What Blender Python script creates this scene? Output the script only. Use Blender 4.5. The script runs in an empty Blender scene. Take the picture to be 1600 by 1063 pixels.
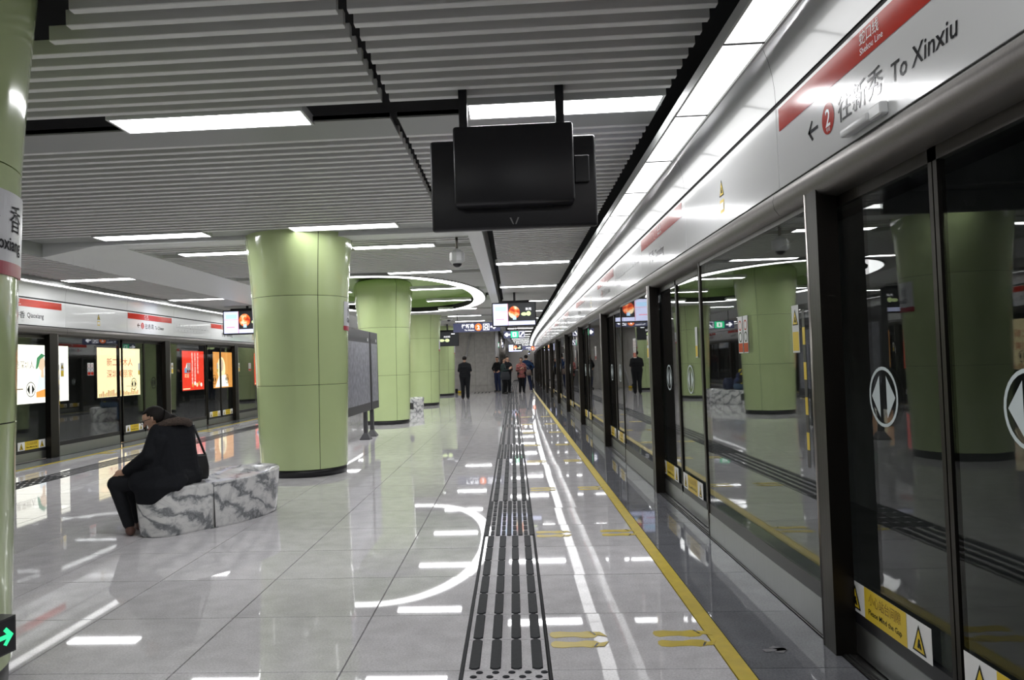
import bpy, bmesh, math, random
from mathutils import Vector, Matrix
random.seed(7)
sc = bpy.context.scene
COL = sc.collection

# ---------------------------------------------------------------- camera, world, exposure
F, PXC, PYC, HCAM, ROLL = 1226.0, 730.0, 531.5, 1.4, 0.031
VP = (802.0, 568.0)
yw = Vector(((VP[0]-PXC)/F, (VP[1]-PYC)/F, 1.0)).normalized()      # world +Y seen in camera axes (x right, y down, z forward)
xw = Vector((1.0, -ROLL, 0.0)); xw = (xw - yw*xw.dot(yw)).normalized()
zw = xw.cross(yw)
if zw.y > 0: zw = -zw
cam = bpy.data.cameras.new('camera'); camo = bpy.data.objects.new('camera', cam); COL.objects.link(camo)
cr = Vector((xw.x, yw.x, zw.x)); cd = Vector((xw.y, yw.y, zw.y)); cf = Vector((xw.z, yw.z, zw.z))
M = Matrix((( cr.x, -cd.x, -cf.x, 0), (cr.y, -cd.y, -cf.y, 0), (cr.z, -cd.z, -cf.z, HCAM), (0, 0, 0, 1)))
camo.matrix_world = M
cam.sensor_fit = 'HORIZONTAL'; cam.sensor_width = 36.0; cam.lens = F/1600*36.0
cam.shift_x = (800-PXC)/1600.0
cam.clip_start = 0.05; cam.clip_end = 400
sc.camera = camo
w = bpy.data.worlds.new('world'); sc.world = w; w.use_nodes = True
w.node_tree.nodes['Background'].inputs[0].default_value = (0.5, 0.55, 0.6, 1)
w.node_tree.nodes['Background'].inputs[1].default_value = 0.02
sc.view_settings.view_transform = 'Standard'; sc.view_settings.look = 'None'
sc.view_settings.exposure = 0.28; sc.view_settings.gamma = 1.0; sc.view_settings.use_curve_mapping = False
LAMP = 19.0                                                          # radiance of the fluorescent diffusers
sc.cycles.max_bounces = 10; sc.cycles.transparent_max_bounces = 24
sc.cycles.glossy_bounces = 5; sc.cycles.diffuse_bounces = 6; sc.cycles.transmission_bounces = 6
sc.cycles.sample_clamp_indirect = 6.0; sc.cycles.caustics_reflective = False; sc.cycles.caustics_refractive = False

# ---------------------------------------------------------------- materials
def newmat(name):
    m = bpy.data.materials.new(name); m.use_nodes = True
    return m, m.node_tree.nodes, m.node_tree.links, m.node_tree.nodes['Principled BSDF']
def mat(name, col, rough=0.5, metal=0.0, spec=0.5, coat=0.0, noise=0.0, nscale=20.0, bump=0.0):
    m, N, L, b = newmat(name)
    b.inputs['Base Color'].default_value = (*col, 1); b.inputs['Roughness'].default_value = rough
    b.inputs['Metallic'].default_value = metal; b.inputs['Specular IOR Level'].default_value = spec
    if coat: b.inputs['Coat Weight'].default_value = coat; b.inputs['Coat Roughness'].default_value = 0.04
    if noise or bump:
        g = N.new('ShaderNodeNewGeometry'); n = N.new('ShaderNodeTexNoise'); n.inputs['Scale'].default_value = nscale
        n.inputs['Detail'].default_value = 4; L.new(g.outputs['Position'], n.inputs['Vector'])
        if noise:
            r = N.new('ShaderNodeValToRGB')
            r.color_ramp.elements[0].position = 0.3; r.color_ramp.elements[1].position = 0.7
            r.color_ramp.elements[0].color = (*[max(0, c*(1-noise)) for c in col], 1)
            r.color_ramp.elements[1].color = (*[min(1, c*(1+noise)) for c in col], 1)
            L.new(n.outputs['Fac'], r.inputs[0]); L.new(r.outputs[0], b.inputs['Base Color'])
        if bump:
            bp = N.new('ShaderNodeBump'); bp.inputs['Strength'].default_value = bump; bp.inputs['Distance'].default_value = 0.01
            L.new(n.outputs['Fac'], bp.inputs['Height']); L.new(bp.outputs[0], b.inputs['Normal'])
    return m
def emit(name, col, s):
    m, N, L, b = newmat(name)
    b.inputs['Base Color'].default_value = (*[c*0.5 for c in col], 1); b.inputs['Roughness'].default_value = 0.4
    b.inputs['Emission Color'].default_value = (*col, 1); b.inputs['Emission Strength'].default_value = s
    return m
def granite(name, c0, c1, rough, tone):
    m, N, L, b = newmat(name)
    g = N.new('ShaderNodeNewGeometry')
    n = N.new('ShaderNodeTexNoise'); n.inputs['Scale'].default_value = 95; n.inputs['Detail'].default_value = 5; n.inputs['Roughness'].default_value = 0.75
    n2 = N.new('ShaderNodeTexNoise'); n2.inputs['Scale'].default_value = 7; n2.inputs['Detail'].default_value = 3
    r = N.new('ShaderNodeValToRGB'); r.color_ramp.elements[0].position = 0.36; r.color_ramp.elements[1].position = 0.62
    r.color_ramp.elements[0].color = (*c0, 1); r.color_ramp.elements[1].color = (*c1, 1)
    oi = N.new('ShaderNodeObjectInfo')
    mr = N.new('ShaderNodeMapRange'); mr.inputs['To Min'].default_value = 1-tone; mr.inputs['To Max'].default_value = 1+tone
    mr2 = N.new('ShaderNodeMapRange'); mr2.inputs['From Min'].default_value = 0.3; mr2.inputs['From Max'].default_value = 0.7
    mr2.inputs['To Min'].default_value = 0.9; mr2.inputs['To Max'].default_value = 1.08
    mu = N.new('ShaderNodeMath'); mu.operation = 'MULTIPLY'
    hs = N.new('ShaderNodeHueSaturation')
    L.new(g.outputs['Position'], n.inputs['Vector']); L.new(g.outputs['Position'], n2.inputs['Vector'])
    L.new(n.outputs['Fac'], r.inputs[0]); L.new(oi.outputs['Random'], mr.inputs['Value']); L.new(n2.outputs['Fac'], mr2.inputs['Value'])
    L.new(mr.outputs[0], mu.inputs[0]); L.new(mr2.outputs[0], mu.inputs[1]); L.new(mu.outputs[0], hs.inputs['Value'])
    L.new(r.outputs[0], hs.inputs['Color']); L.new(hs.outputs[0], b.inputs['Base Color'])
    b.inputs['Roughness'].default_value = rough; b.inputs['Specular IOR Level'].default_value = 0.34
    return m
def marble(name):
    m, N, L, b = newmat(name)
    g = N.new('ShaderNodeNewGeometry')
    mp = N.new('ShaderNodeMapping'); mp.inputs['Rotation'].default_value = (0.5, 0.75, 0.35); mp.inputs['Scale'].default_value = (1.0, 1.0, 1.0)
    n = N.new('ShaderNodeTexNoise'); n.inputs['Scale'].default_value = 2.2; n.inputs['Detail'].default_value = 8; n.inputs['Distortion'].default_value = 1.2
    mx = N.new('ShaderNodeMixRGB'); mx.blend_type = 'ADD'; mx.inputs[0].default_value = 0.42
    wv = N.new('ShaderNodeTexWave'); wv.inputs['Scale'].default_value = 1.9; wv.inputs['Distortion'].default_value = 7.5
    wv.inputs['Detail'].default_value = 8; wv.inputs['Detail Scale'].default_value = 1.3; wv.inputs['Detail Roughness'].default_value = 0.72
    r = N.new('ShaderNodeValToRGB')
    e = r.color_ramp.elements
    e[0].position = 0.0; e[0].color = (0.20, 0.21, 0.22, 1); e[1].position = 0.75; e[1].color = (0.74, 0.74, 0.73, 1)
    a = e.new(0.10); a.color = (0.36, 0.37, 0.38, 1); a = e.new(0.35); a.color = (0.64, 0.64, 0.64, 1)
    L.new(g.outputs['Position'], mp.inputs[0]); L.new(mp.outputs[0], n.inputs['Vector'])
    L.new(mp.outputs[0], mx.inputs[1]); L.new(n.outputs['Color'], mx.inputs[2]); L.new(mx.outputs[0], wv.inputs['Vector'])
    cl = N.new('ShaderNodeTexNoise'); cl.inputs['Scale'].default_value = 3.4; cl.inputs['Detail'].default_value = 9; cl.inputs['Roughness'].default_value = 0.62; cl.inputs['Distortion'].default_value = 2.2
    ms = N.new('ShaderNodeMapping'); ms.inputs['Scale'].default_value = (0.55, 1.6, 1.6); ms.inputs['Rotation'].default_value = (0.3, 0.8, 0.2); L.new(g.outputs['Position'], ms.inputs[0]); L.new(ms.outputs[0], cl.inputs['Vector'])
    r2 = N.new('ShaderNodeValToRGB'); r2.color_ramp.elements[0].position = 0.33; r2.color_ramp.elements[0].color = (0.62, 0.63, 0.65, 1); r2.color_ramp.elements[1].position = 0.52; r2.color_ramp.elements[1].color = (1, 1, 1, 1)
    L.new(cl.outputs['Fac'], r2.inputs[0])
    ml = N.new('ShaderNodeMixRGB'); ml.blend_type = 'MULTIPLY'; ml.inputs[0].default_value = 0.9
    L.new(wv.outputs['Fac'], r.inputs[0]); L.new(r.outputs[0], ml.inputs[1]); L.new(r2.outputs[0], ml.inputs[2]); L.new(ml.outputs[0], b.inputs['Base Color'])
    b.inputs['Roughness'].default_value = 0.16
    return m
def glass(name, f0, tint):
    """clear platform-door pane: Schlick reflection over a tinted see-through body"""
    m, N, L, b = newmat(name); N.remove(b)
    out = N['Material Output']
    g = N.new('ShaderNodeNewGeometry')
    d = N.new('ShaderNodeVectorMath'); d.operation = 'DOT_PRODUCT'
    L.new(g.outputs['Incoming'], d.inputs[0]); L.new(g.outputs['Normal'], d.inputs[1])
    ab = N.new('ShaderNodeMath'); ab.operation = 'ABSOLUTE'; L.new(d.outputs['Value'], ab.inputs[0])
    om = N.new('ShaderNodeMath'); om.operation = 'SUBTRACT'; om.inputs[0].default_value = 1; om.use_clamp = True; L.new(ab.outputs[0], om.inputs[1])
    pw = N.new('ShaderNodeMath'); pw.operation = 'POWER'; pw.inputs[1].default_value = 5; L.new(om.outputs[0], pw.inputs[0])
    ma = N.new('ShaderNodeMath'); ma.operation = 'MULTIPLY_ADD'; ma.inputs[1].default_value = 1-f0; ma.inputs[2].default_value = f0
    L.new(pw.outputs[0], ma.inputs[0])
    t = N.new('ShaderNodeBsdfTransparent'); t.inputs[0].default_value = (*tint, 1)
    s = N.new('ShaderNodeBsdfGlossy'); s.inputs['Roughness'].default_value = 0.0
    mx = N.new('ShaderNodeMixShader'); L.new(ma.outputs[0], mx.inputs[0]); L.new(t.outputs[0], mx.inputs[1]); L.new(s.outputs[0], mx.inputs[2])
    L.new(mx.outputs[0], out.inputs['Surface'])
    return m
def brushed(name, col, rough):
    m, N, L, b = newmat(name)
    g = N.new('ShaderNodeNewGeometry'); mp = N.new('ShaderNodeMapping'); mp.inputs['Scale'].default_value = (300, 300, 1.5)
    n = N.new('ShaderNodeTexNoise'); n.inputs['Scale'].default_value = 1.0
    mr = N.new('ShaderNodeMapRange'); mr.inputs['To Min'].default_value = rough*0.7; mr.inputs['To Max'].default_value = rough*1.4
    L.new(g.outputs['Position'], mp.inputs[0]); L.new(mp.outputs[0], n.inputs['Vector']); L.new(n.outputs['Fac'], mr.inputs['Value'])
    L.new(mr.outputs[0], b.inputs['Roughness'])
    b.inputs['Base Color'].default_value = (*col, 1); b.inputs['Metallic'].default_value = 1.0
    return m
def fireball(name):
    m, N, L, b = newmat(name)
    g = N.new('ShaderNodeNewGeometry'); n = N.new('ShaderNodeTexNoise'); n.inputs['Scale'].default_value = 6; n.inputs['Detail'].default_value = 3
    r = N.new('ShaderNodeValToRGB'); e = r.color_ramp.elements
    e[0].position = 0.36; e[0].color = (0.45, 0.03, 0.01, 1); e[1].position = 0.62; e[1].color = (1, 0.8, 0.5, 1)
    a = e.new(0.48); a.color = (0.95, 0.18, 0.03, 1)
    L.new(g.outputs['Position'], n.inputs['Vector']); L.new(n.outputs['Fac'], r.inputs[0])
    b.inputs['Base Color'].default_value = (0, 0, 0, 1)
    L.new(r.outputs[0], b.inputs['Emission Color']); b.inputs['Emission Strength'].default_value = 1.3
    return m

GRAN = granite('light_granite', (0.565, 0.55, 0.57), (0.78, 0.762, 0.785), 0.028, 0.04)
GRAND = granite('dark_granite', (0.13, 0.135, 0.15), (0.21, 0.215, 0.235), 0.03, 0.05)
GROUT = mat('dark_grout', (0.05, 0.05, 0.05), 0.8)
YEL = mat('yellow_paint', (0.62, 0.47, 0.03), 0.35, noise=0.1, nscale=12)
YELT = mat('yellow_sticker', (0.72, 0.52, 0.03), 0.35)
RUB = mat('dark_rubber', (0.032, 0.034, 0.038), 0.6, spec=0.15, noise=0.15, nscale=60)
GREEN = mat('green_enamel', (0.52, 0.63, 0.32), 0.14, coat=0.5, noise=0.03, nscale=2)
GREENC = mat('green_soffit_paint', (0.36, 0.5, 0.2), 0.4)
BLK = mat('black_plastic', (0.012, 0.012, 0.015), 0.35)
BLKM = mat('black_matte', (0.012, 0.012, 0.012), 0.8)
VOID = mat('black_void_slab', (0.012, 0.012, 0.013), 0.9)  # near-black colour stands in for the unlit void above the slats
SLAT = mat('slat_grey_paint', (0.71, 0.71, 0.70), 0.45)
SOFF = mat('white_soffit_paint', (0.72, 0.73, 0.73), 0.4)
PLATE = mat('grey_ceiling_plate', (0.30, 0.31, 0.30), 0.45)
FASC = mat('white_enamel_panel', (0.66, 0.67, 0.67), 0.17, coat=0.35)
STEEL = brushed('brushed_steel', (0.28, 0.26, 0.24), 0.3)
DSTEEL = brushed('dark_bronzed_steel', (0.04, 0.036, 0.032), 0.36)
KICK = brushed('kick_plate_steel', (0.40, 0.41, 0.41), 0.32)
LINT = brushed('lintel_steel', (0.17, 0.16, 0.15), 0.42)
SILL = brushed('dark_sill_steel', (0.2, 0.2, 0.2), 0.35)
GLASSF = glass('fixed_pane_glass', 0.095, (0.90, 0.93, 0.92))
GLASSL = glass('door_leaf_glass', 0.028, (0.90, 0.93, 0.92))
LGT = emit('lamp_diffuser', (0.985, 0.985, 1.0), LAMP)
RINGL = emit('ring_diffuser', (1.0, 1.0, 1.0), 6.0)
BAND = emit('light_strip_diffuser', (1.0, 1.0, 1.0), 2.0)
RED = mat('red_stripe', (0.45, 0.030, 0.015), 0.14, spec=0.25)
DRED = mat('dark_red_stripe', (0.42, 0.03, 0.06), 0.3)
INK = mat('black_lettering', (0.012, 0.013, 0.015), 0.16, spec=0.2)
INKM = mat('matte_black_lettering', (0.03, 0.03, 0.035), 0.7, spec=0.1)
GINK = mat('grey_lettering', (0.28, 0.29, 0.3), 0.4)
WHT = mat('white_print', (0.8, 0.8, 0.8), 0.35)
WPL = mat('white_plastic', (0.62, 0.63, 0.63), 0.35)
FROST = mat('frosted_print', (0.55, 0.62, 0.63), 0.5)
MARB = marble('veined_marble')
STONE = mat('grey_stone', (0.50, 0.49, 0.46), 0.35, noise=0.12, nscale=5)
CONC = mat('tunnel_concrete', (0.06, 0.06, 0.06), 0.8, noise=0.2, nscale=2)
BEIGE = mat('beige_wall_panel', (0.78, 0.74, 0.69), 0.5)
BOARDF = mat('charcoal_frame', (0.06, 0.06, 0.064), 0.4, metal=0.2)
SIGNB = emit('dark_blue_sign_face', (0.05, 0.055, 0.11), 0.9)
SIGW = emit('lit_white_symbol', (0.95, 0.95, 1.0), 1.5)
SIGO = emit('lit_orange_symbol', (1.0, 0.22, 0.04), 1.0)
SIGG = emit('lit_green_symbol', (0.03, 0.75, 0.3), 1.1)
SCRD = emit('screen_black', (0.012, 0.013, 0.015), 1.0)
SCRL = emit('screen_lavender', (0.62, 0.66, 0.92), 1.1)
SCRB = emit('screen_pale_blue', (0.45, 0.7, 0.95), 1.1)
SCRR = emit('screen_red_line', (0.9, 0.3, 0.4), 1.0)
SCRG = emit('screen_yellow_green', (0.7, 0.85, 0.4), 1.0)
FIRE = fireball('screen_fireball')
ADW = emit('advert_white', (1.0, 0.93, 0.83), 1.7)
ADC = emit('advert_cream', (1.0, 0.80, 0.46), 1.6)
ADR = emit('advert_red', (1.0, 0.06, 0.03), 1.35)
ADO = emit('advert_orange', (1.0, 0.42, 0.10), 1.1)
ADG = emit('advert_green', (0.12, 0.42, 0.2), 0.8)
ADB = emit('advert_blue', (0.3, 0.55, 0.85), 0.9)
ADT = emit('advert_teal', (0.22, 0.5, 0.55), 0.7)
ADI = emit('advert_ink', (0.25, 0.17, 0.13), 0.8)
ADRI = emit('advert_red_ink', (0.75, 0.12, 0.05), 0.9)
ADSK = emit('advert_skin', (0.95, 0.68, 0.48), 1.1)

# ---------------------------------------------------------------- builders
WL = {}                                                             # world location of every object made
def bendx(x, y): return x + max(0.0, y-34.0)**2/3100.0             # far end of the platform curves gently to the right
class MB:
    def __init__(self, bend=False): self.bm = bmesh.new(); self.mats = []; self.bend = bend
    def mi(self, m):
        if m not in self.mats: self.mats.append(m)
        return self.mats.index(m)
    def face(self, pts, m, smooth=False):
        vs = [self.bm.verts.new(p) for p in pts]
        f = self.bm.faces.new(vs); f.material_index = self.mi(m); f.smooth = smooth; return f
    def box(self, x0, x1, y0, y1, z0, z1, m, bevel=0.0, seg=1, T=None):
        x0, x1 = min(x0, x1), max(x0, x1); y0, y1 = min(y0, y1), max(y0, y1)
        t = bmesh.new(); bmesh.ops.create_cube(t, size=1)
        for v in t.verts: v.co = Vector(((x0+x1)/2+v.co.x*(x1-x0), (y0+y1)/2+v.co.y*(y1-y0), (z0+z1)/2+v.co.z*(z1-z0)))
        if bevel: bmesh.ops.bevel(t, geom=t.edges[:], offset=bevel, segments=seg, affect='EDGES', profile=0.5)
        self.add(t, m, T, smooth=bevel > 0 and seg > 1)
    def add(self, t, m, T=None, smooth=False):
        i = self.mi(m); mp = {}
        for v in t.verts: mp[v] = self.bm.verts.new(T @ v.co if T else v.co)
        for f in t.faces:
            try: g = self.bm.faces.new([mp[v] for v in f.verts])
            except ValueError: continue
            g.material_index = i; g.smooth = smooth or f.smooth
        t.free()
    def cyl(self, p0, p1, r0, r1, m, n=12, caps=True, smooth=True):
        p0, p1 = Vector(p0), Vector(p1); d = (p1-p0)
        q = d.normalized().to_track_quat('Z', 'Y')
        A = []; B = []
        for k in range(n):
            a = 2*math.pi*k/n; o = q @ Vector((math.cos(a), math.sin(a), 0))
            A.append(self.bm.verts.new(p0+o*r0)); B.append(self.bm.verts.new(p1+o*r1))
        i = self.mi(m)
        for k in range(n):
            f = self.bm.faces.new((A[k], A[(k+1) % n], B[(k+1) % n], B[k])); f.material_index = i; f.smooth = smooth
        if caps:
            f = self.bm.faces.new(A[::-1]); f.material_index = i; f = self.bm.faces.new(B); f.material_index = i
    def ball(self, c, r, m, seg=12, rings=8, T=None):
        t = bmesh.new(); bmesh.ops.create_uvsphere(t, u_segments=seg, v_segments=rings, radius=1)
        r = r if hasattr(r, '__len__') else (r, r, r)
        for v in t.verts: v.co = Vector((c[0]+v.co.x*r[0], c[1]+v.co.y*r[1], c[2]+v.co.z*r[2]))
        self.add(t, m, T, smooth=True)
    def lathe(self, cx, cy, prof, m, a0=0.0, a1=2*math.pi, n=32, smooth=True):
        full = abs(a1-a0-2*math.pi) < 1e-6
        cols = []
        for k in range(n if full else n+1):
            a = a0+(a1-a0)*k/n
            cols.append([self.bm.verts.new((cx+r*math.sin(a), cy-r*math.cos(a), z)) for r, z in prof])   # angle 0 faces -y, grows towards +x
        i = self.mi(m)
        for k in range(n):
            A = cols[k]; B = cols[(k+1) % len(cols)]
            for j in range(len(prof)-1):
                f = self.bm.faces.new((A[j], B[j], B[j+1], A[j+1])); f.material_index = i; f.smooth = smooth
    def extr(self, loop, up, m, smooth=False):
        """closed prism: loop of points swept by vector up"""
        up = Vector(up); A = [self.bm.verts.new(p) for p in loop]; B = [self.bm.verts.new(Vector(p)+up) for p in loop]
        i = self.mi(m); n = len(loop)
        for k in range(n):
            f = self.bm.faces.new((A[k], A[(k+1) % n], B[(k+1) % n], B[k])); f.material_index = i; f.smooth = smooth
        f = self.bm.faces.new(A[::-1]); f.material_index = i; f = self.bm.faces.new(B); f.material_index = i
    def sweep(self, prof, y0, y1, m, dy=1e9, closed=False, smooth=True):
        """profile in (x,z) swept along y; cut every dy so that the far bend shows"""
        n = max(1, int(math.ceil((y1-y0)/dy))); rows = []
        for k in range(n+1):
            y = y0+(y1-y0)*k/n; rows.append([self.bm.verts.new((x, y, z)) for x, z in prof])
        i = self.mi(m); J = len(prof) if closed else len(prof)-1
        for k in range(n):
            for j in range(J):
                j2 = (j+1) % len(prof)
                f = self.bm.faces.new((rows[k][j], rows[k+1][j], rows[k+1][j2], rows[k][j2])); f.material_index = i; f.smooth = smooth
    def build(self, name, parent=None, label=None, cat=None, group=None, kind=None, T=None):
        bm = self.bm
        if T:
            for v in bm.verts: v.co = T @ v.co
        if self.bend:
            for v in bm.verts: v.co.x = bendx(v.co.x, v.co.y)
        bmesh.ops.recalc_face_normals(bm, faces=bm.faces[:])
        lo = [min(v.co[i] for v in bm.verts) for i in range(3)]; hi = [max(v.co[i] for v in bm.verts) for i in range(3)]
        c = Vector(((lo[0]+hi[0])/2, (lo[1]+hi[1])/2, lo[2]))
        for v in bm.verts: v.co -= c
        me = bpy.data.meshes.new(name); bm.to_mesh(me); bm.free()
        for m in self.mats: me.materials.append(m)
        return link(name, me, c, parent, label, cat, group, kind)
def link(name, me, c, parent=None, label=None, cat=None, group=None, kind=None):
    o = bpy.data.objects.new(name, me); COL.objects.link(o)
    c = Vector(c); WL[o.name] = c
    if parent: o.parent = parent; o.location = c-WL[parent.name]
    else: o.location = c
    props(o, label, cat, group, kind); return o
def props(o, label=None, cat=None, group=None, kind=None):
    if label: o['label'] = label
    if cat: o['category'] = cat
    if group: o['group'] = group
    if kind: o['kind'] = kind
def thing(name, loc, label, cat, group=None, kind=None): return link(name, None, loc, None, label, cat, group, kind)

# ---------------------------------------------------------------- lettering (built first, while the scene is small)
TXT = {}
def textmesh(s, bold=0.0):
    k = (s, bold)
    if k not in TXT:
        c = bpy.data.curves.new('lettering', 'FONT'); c.body = s; c.size = 1.0; c.offset = bold; c.resolution_u = 2
        o = bpy.data.objects.new('lettering', c); COL.objects.link(o)
        dg = bpy.context.evaluated_depsgraph_get(); me = bpy.data.meshes.new_from_object(o.evaluated_get(dg))
        bpy.data.objects.remove(o); bpy.data.curves.remove(c)
        V = [v.co.copy() for v in me.vertices]; P = [tuple(p.vertices) for p in me.polygons]; bpy.data.meshes.remove(me)
        TXT[k] = (V, P)
    return TXT[k]
def addtext(mb, s, size, org, xd, up, m, bold=0.0, width=None, align='L', shear=0.0):
    """flat print: letters laid on a surface; org = lower left of the line"""
    V, P = textmesh(s, bold)
    if not V: return
    org, xd, up = Vector(org), Vector(xd), Vector(up)
    xs = [v.x for v in V]; x0, x1 = min(xs), max(xs); k = size
    kx = (width/(x1-x0)) if width else size
    sh = -(x0+x1)/2 if align == 'C' else -x0
    vs = [mb.bm.verts.new(org+xd*((v.x+sh)*kx+v.y*size*shear)+up*(v.y*k)) for v in V]; i = mb.mi(m)
    for p in P:
        try: f = mb.bm.faces.new([vs[j] for j in p]); f.material_index = i
        except ValueError: pass
def quad(mb, org, xd, up, x0, x1, y0, y1, m):
    org, xd, up = Vector(org), Vector(xd), Vector(up)
    mb.face([org+xd*x0+up*y0, org+xd*x1+up*y0, org+xd*x1+up*y1, org+xd*x0+up*y1], m)
def poly(mb, org, xd, up, pts, m):
    org, xd, up = Vector(org), Vector(xd), Vector(up)
    mb.face([org+xd*a+up*b for a, b in pts], m)
def disc(mb, org, xd, up, cx, cy, rx, ry, m, n=24):
    poly(mb, org, xd, up, [(cx+rx*math.cos(2*math.pi*k/n), cy+ry*math.sin(2*math.pi*k/n)) for k in range(n)], m)
def annulus(mb, org, xd, up, cx, cy, r, t, m, n=28):
    for k in range(n):
        a, b = 2*math.pi*k/n, 2*math.pi*(k+1)/n
        poly(mb, org, xd, up, [(cx+r*math.cos(a), cy+r*math.sin(a)), (cx+r*math.cos(b), cy+r*math.sin(b)),
                               (cx+(r-t)*math.cos(b), cy+(r-t)*math.sin(b)), (cx+(r-t)*math.cos(a), cy+(r-t)*math.sin(a))], m)
def arrow(mb, org, xd, up, cx, cy, s, ang, m, th=0.16):
    """arrow of length s pointing along angle ang"""
    ca, sa = math.cos(ang), math.sin(ang)
    def R(p): return (cx+(p[0]*ca-p[1]*sa)*s, cy+(p[0]*sa+p[1]*ca)*s)
    t = th/2
    for q in ([(-.5, -t), (.42, -t), (.42, t), (-.5, t)],
              [(.5, 0), (.1, .4), (.1-th*.9, .4-th*.5), (.5-th*1.5, 0)], [(.5, 0), (.5-th*1.5, 0), (.1-th*.9, -.4+th*.5), (.1, -.4)]):
        poly(mb, org, xd, up, [R(p) for p in q], m)

# ================================================================ SETTING
ORD = ['first', 'second', 'third', 'fourth', 'fifth', 'sixth', 'seventh', 'eighth', 'ninth', 'tenth', 'eleventh', 'twelfth',
       'thirteenth', 'fourteenth', 'fifteenth', 'sixteenth', 'seventeenth', 'eighteenth', 'nineteenth', 'twentieth', 'twenty-first',
       'twenty-second', 'twenty-third', 'twenty-fourth', 'twenty-fifth', 'twenty-sixth']
YEND = 96.0
XR, XL = 1.494, -8.10
AX = (XR+XL)/2
def mir(x): return XR+XL-x

# ---- floor
b = MB(bend=True)
b.sweep([(XL-0.2, -0.06), (XR+0.2, -0.06), (XR+0.2, -0.012), (XL-0.2, -0.012)], -8, YEND+2, GROUT, dy=3, closed=True, smooth=False)
floor = b.build('floor', kind='structure', label='polished grey granite platform floor')
xs_c = [-0.286, -0.84, -1.635, -2.43, -3.225, -4.02, -4.815, -5.61, mir(-0.286)]
cols = [(xs_c[i+1], xs_c[i], GRAN) for i in range(len(xs_c)-1)]
cols += [(0.127, 0.93, GRAN), (mir(0.93), mir(0.127), GRAN)]
dcols = [(1.015, 1.476, GRAND), (mir(1.476), mir(1.015), GRAND)]
G = 0.0028
proto = {}
def tilemesh(wd, ln, m):
    k = (round(wd, 3), round(ln, 3), m.name)
    if k not in proto:
        b = bmesh.new(); bmesh.ops.create_cube(b, size=1)
        for v in b.verts:
            e = 0.0014 if v.co.z > 0 else 0
            v.co = Vector((v.co.x*(wd-2*G-2*e), v.co.y*(ln-2*G-2*e), -0.006+v.co.z*0.012))
        me = bpy.data.meshes.new('tile'); b.to_mesh(me); b.free(); me.materials.append(m); proto[k] = me
    return proto[k]
TILT = 0.0011
rows = [3.63+0.8*k for k in range(-6, 116)]
far = MB(bend=True)
for (x0, x1, m) in cols+dcols:
    for y in rows:
        if y > YEND: continue
        cx, cy = (x0+x1)/2, y+0.4
        if -1.5 < y < 12.2:
            o = link('tile', tilemesh(x1-x0, 0.8, m), (cx, cy, 0), floor)
            tk = TILT if x0 > 0.1 or x1 < -6.5 else TILT*0.3; o.rotation_euler = (random.gauss(0, tk), random.gauss(0, tk), 0)
        else:
            tk = TILT*0.8 if x0 > 0.1 or x1 < -6.5 else TILT*0.3; tx, ty = random.gauss(0, tk), random.gauss(0, tk)
            P = [(x0+G, y+G), (x1-G, y+G), (x1-G, y+0.8-G), (x0+G, y+0.8-G)]
            far.face([(px, py, (px-cx)*tx+(py-cy)*ty-0.0004) for px, py in P], m)
far.build('floor_tiles', floor, kind='stuff')

# ---- yellow lines, steel sills
for nm, side, x0, x1 in (('yellow_line', 'right', 0.932, 1.013), ('yellow_line', 'left', mir(1.013), mir(0.932))):
    b = MB(bend=True); b.sweep([(x0, -0.012), (x1, -0.012), (x1, 0.001), (x0, 0.001)], -3, YEND, YEL, dy=2, closed=True, smooth=False)
    b.build(nm, label='yellow safety line along the %s platform screen doors' % side, cat='line')

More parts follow.
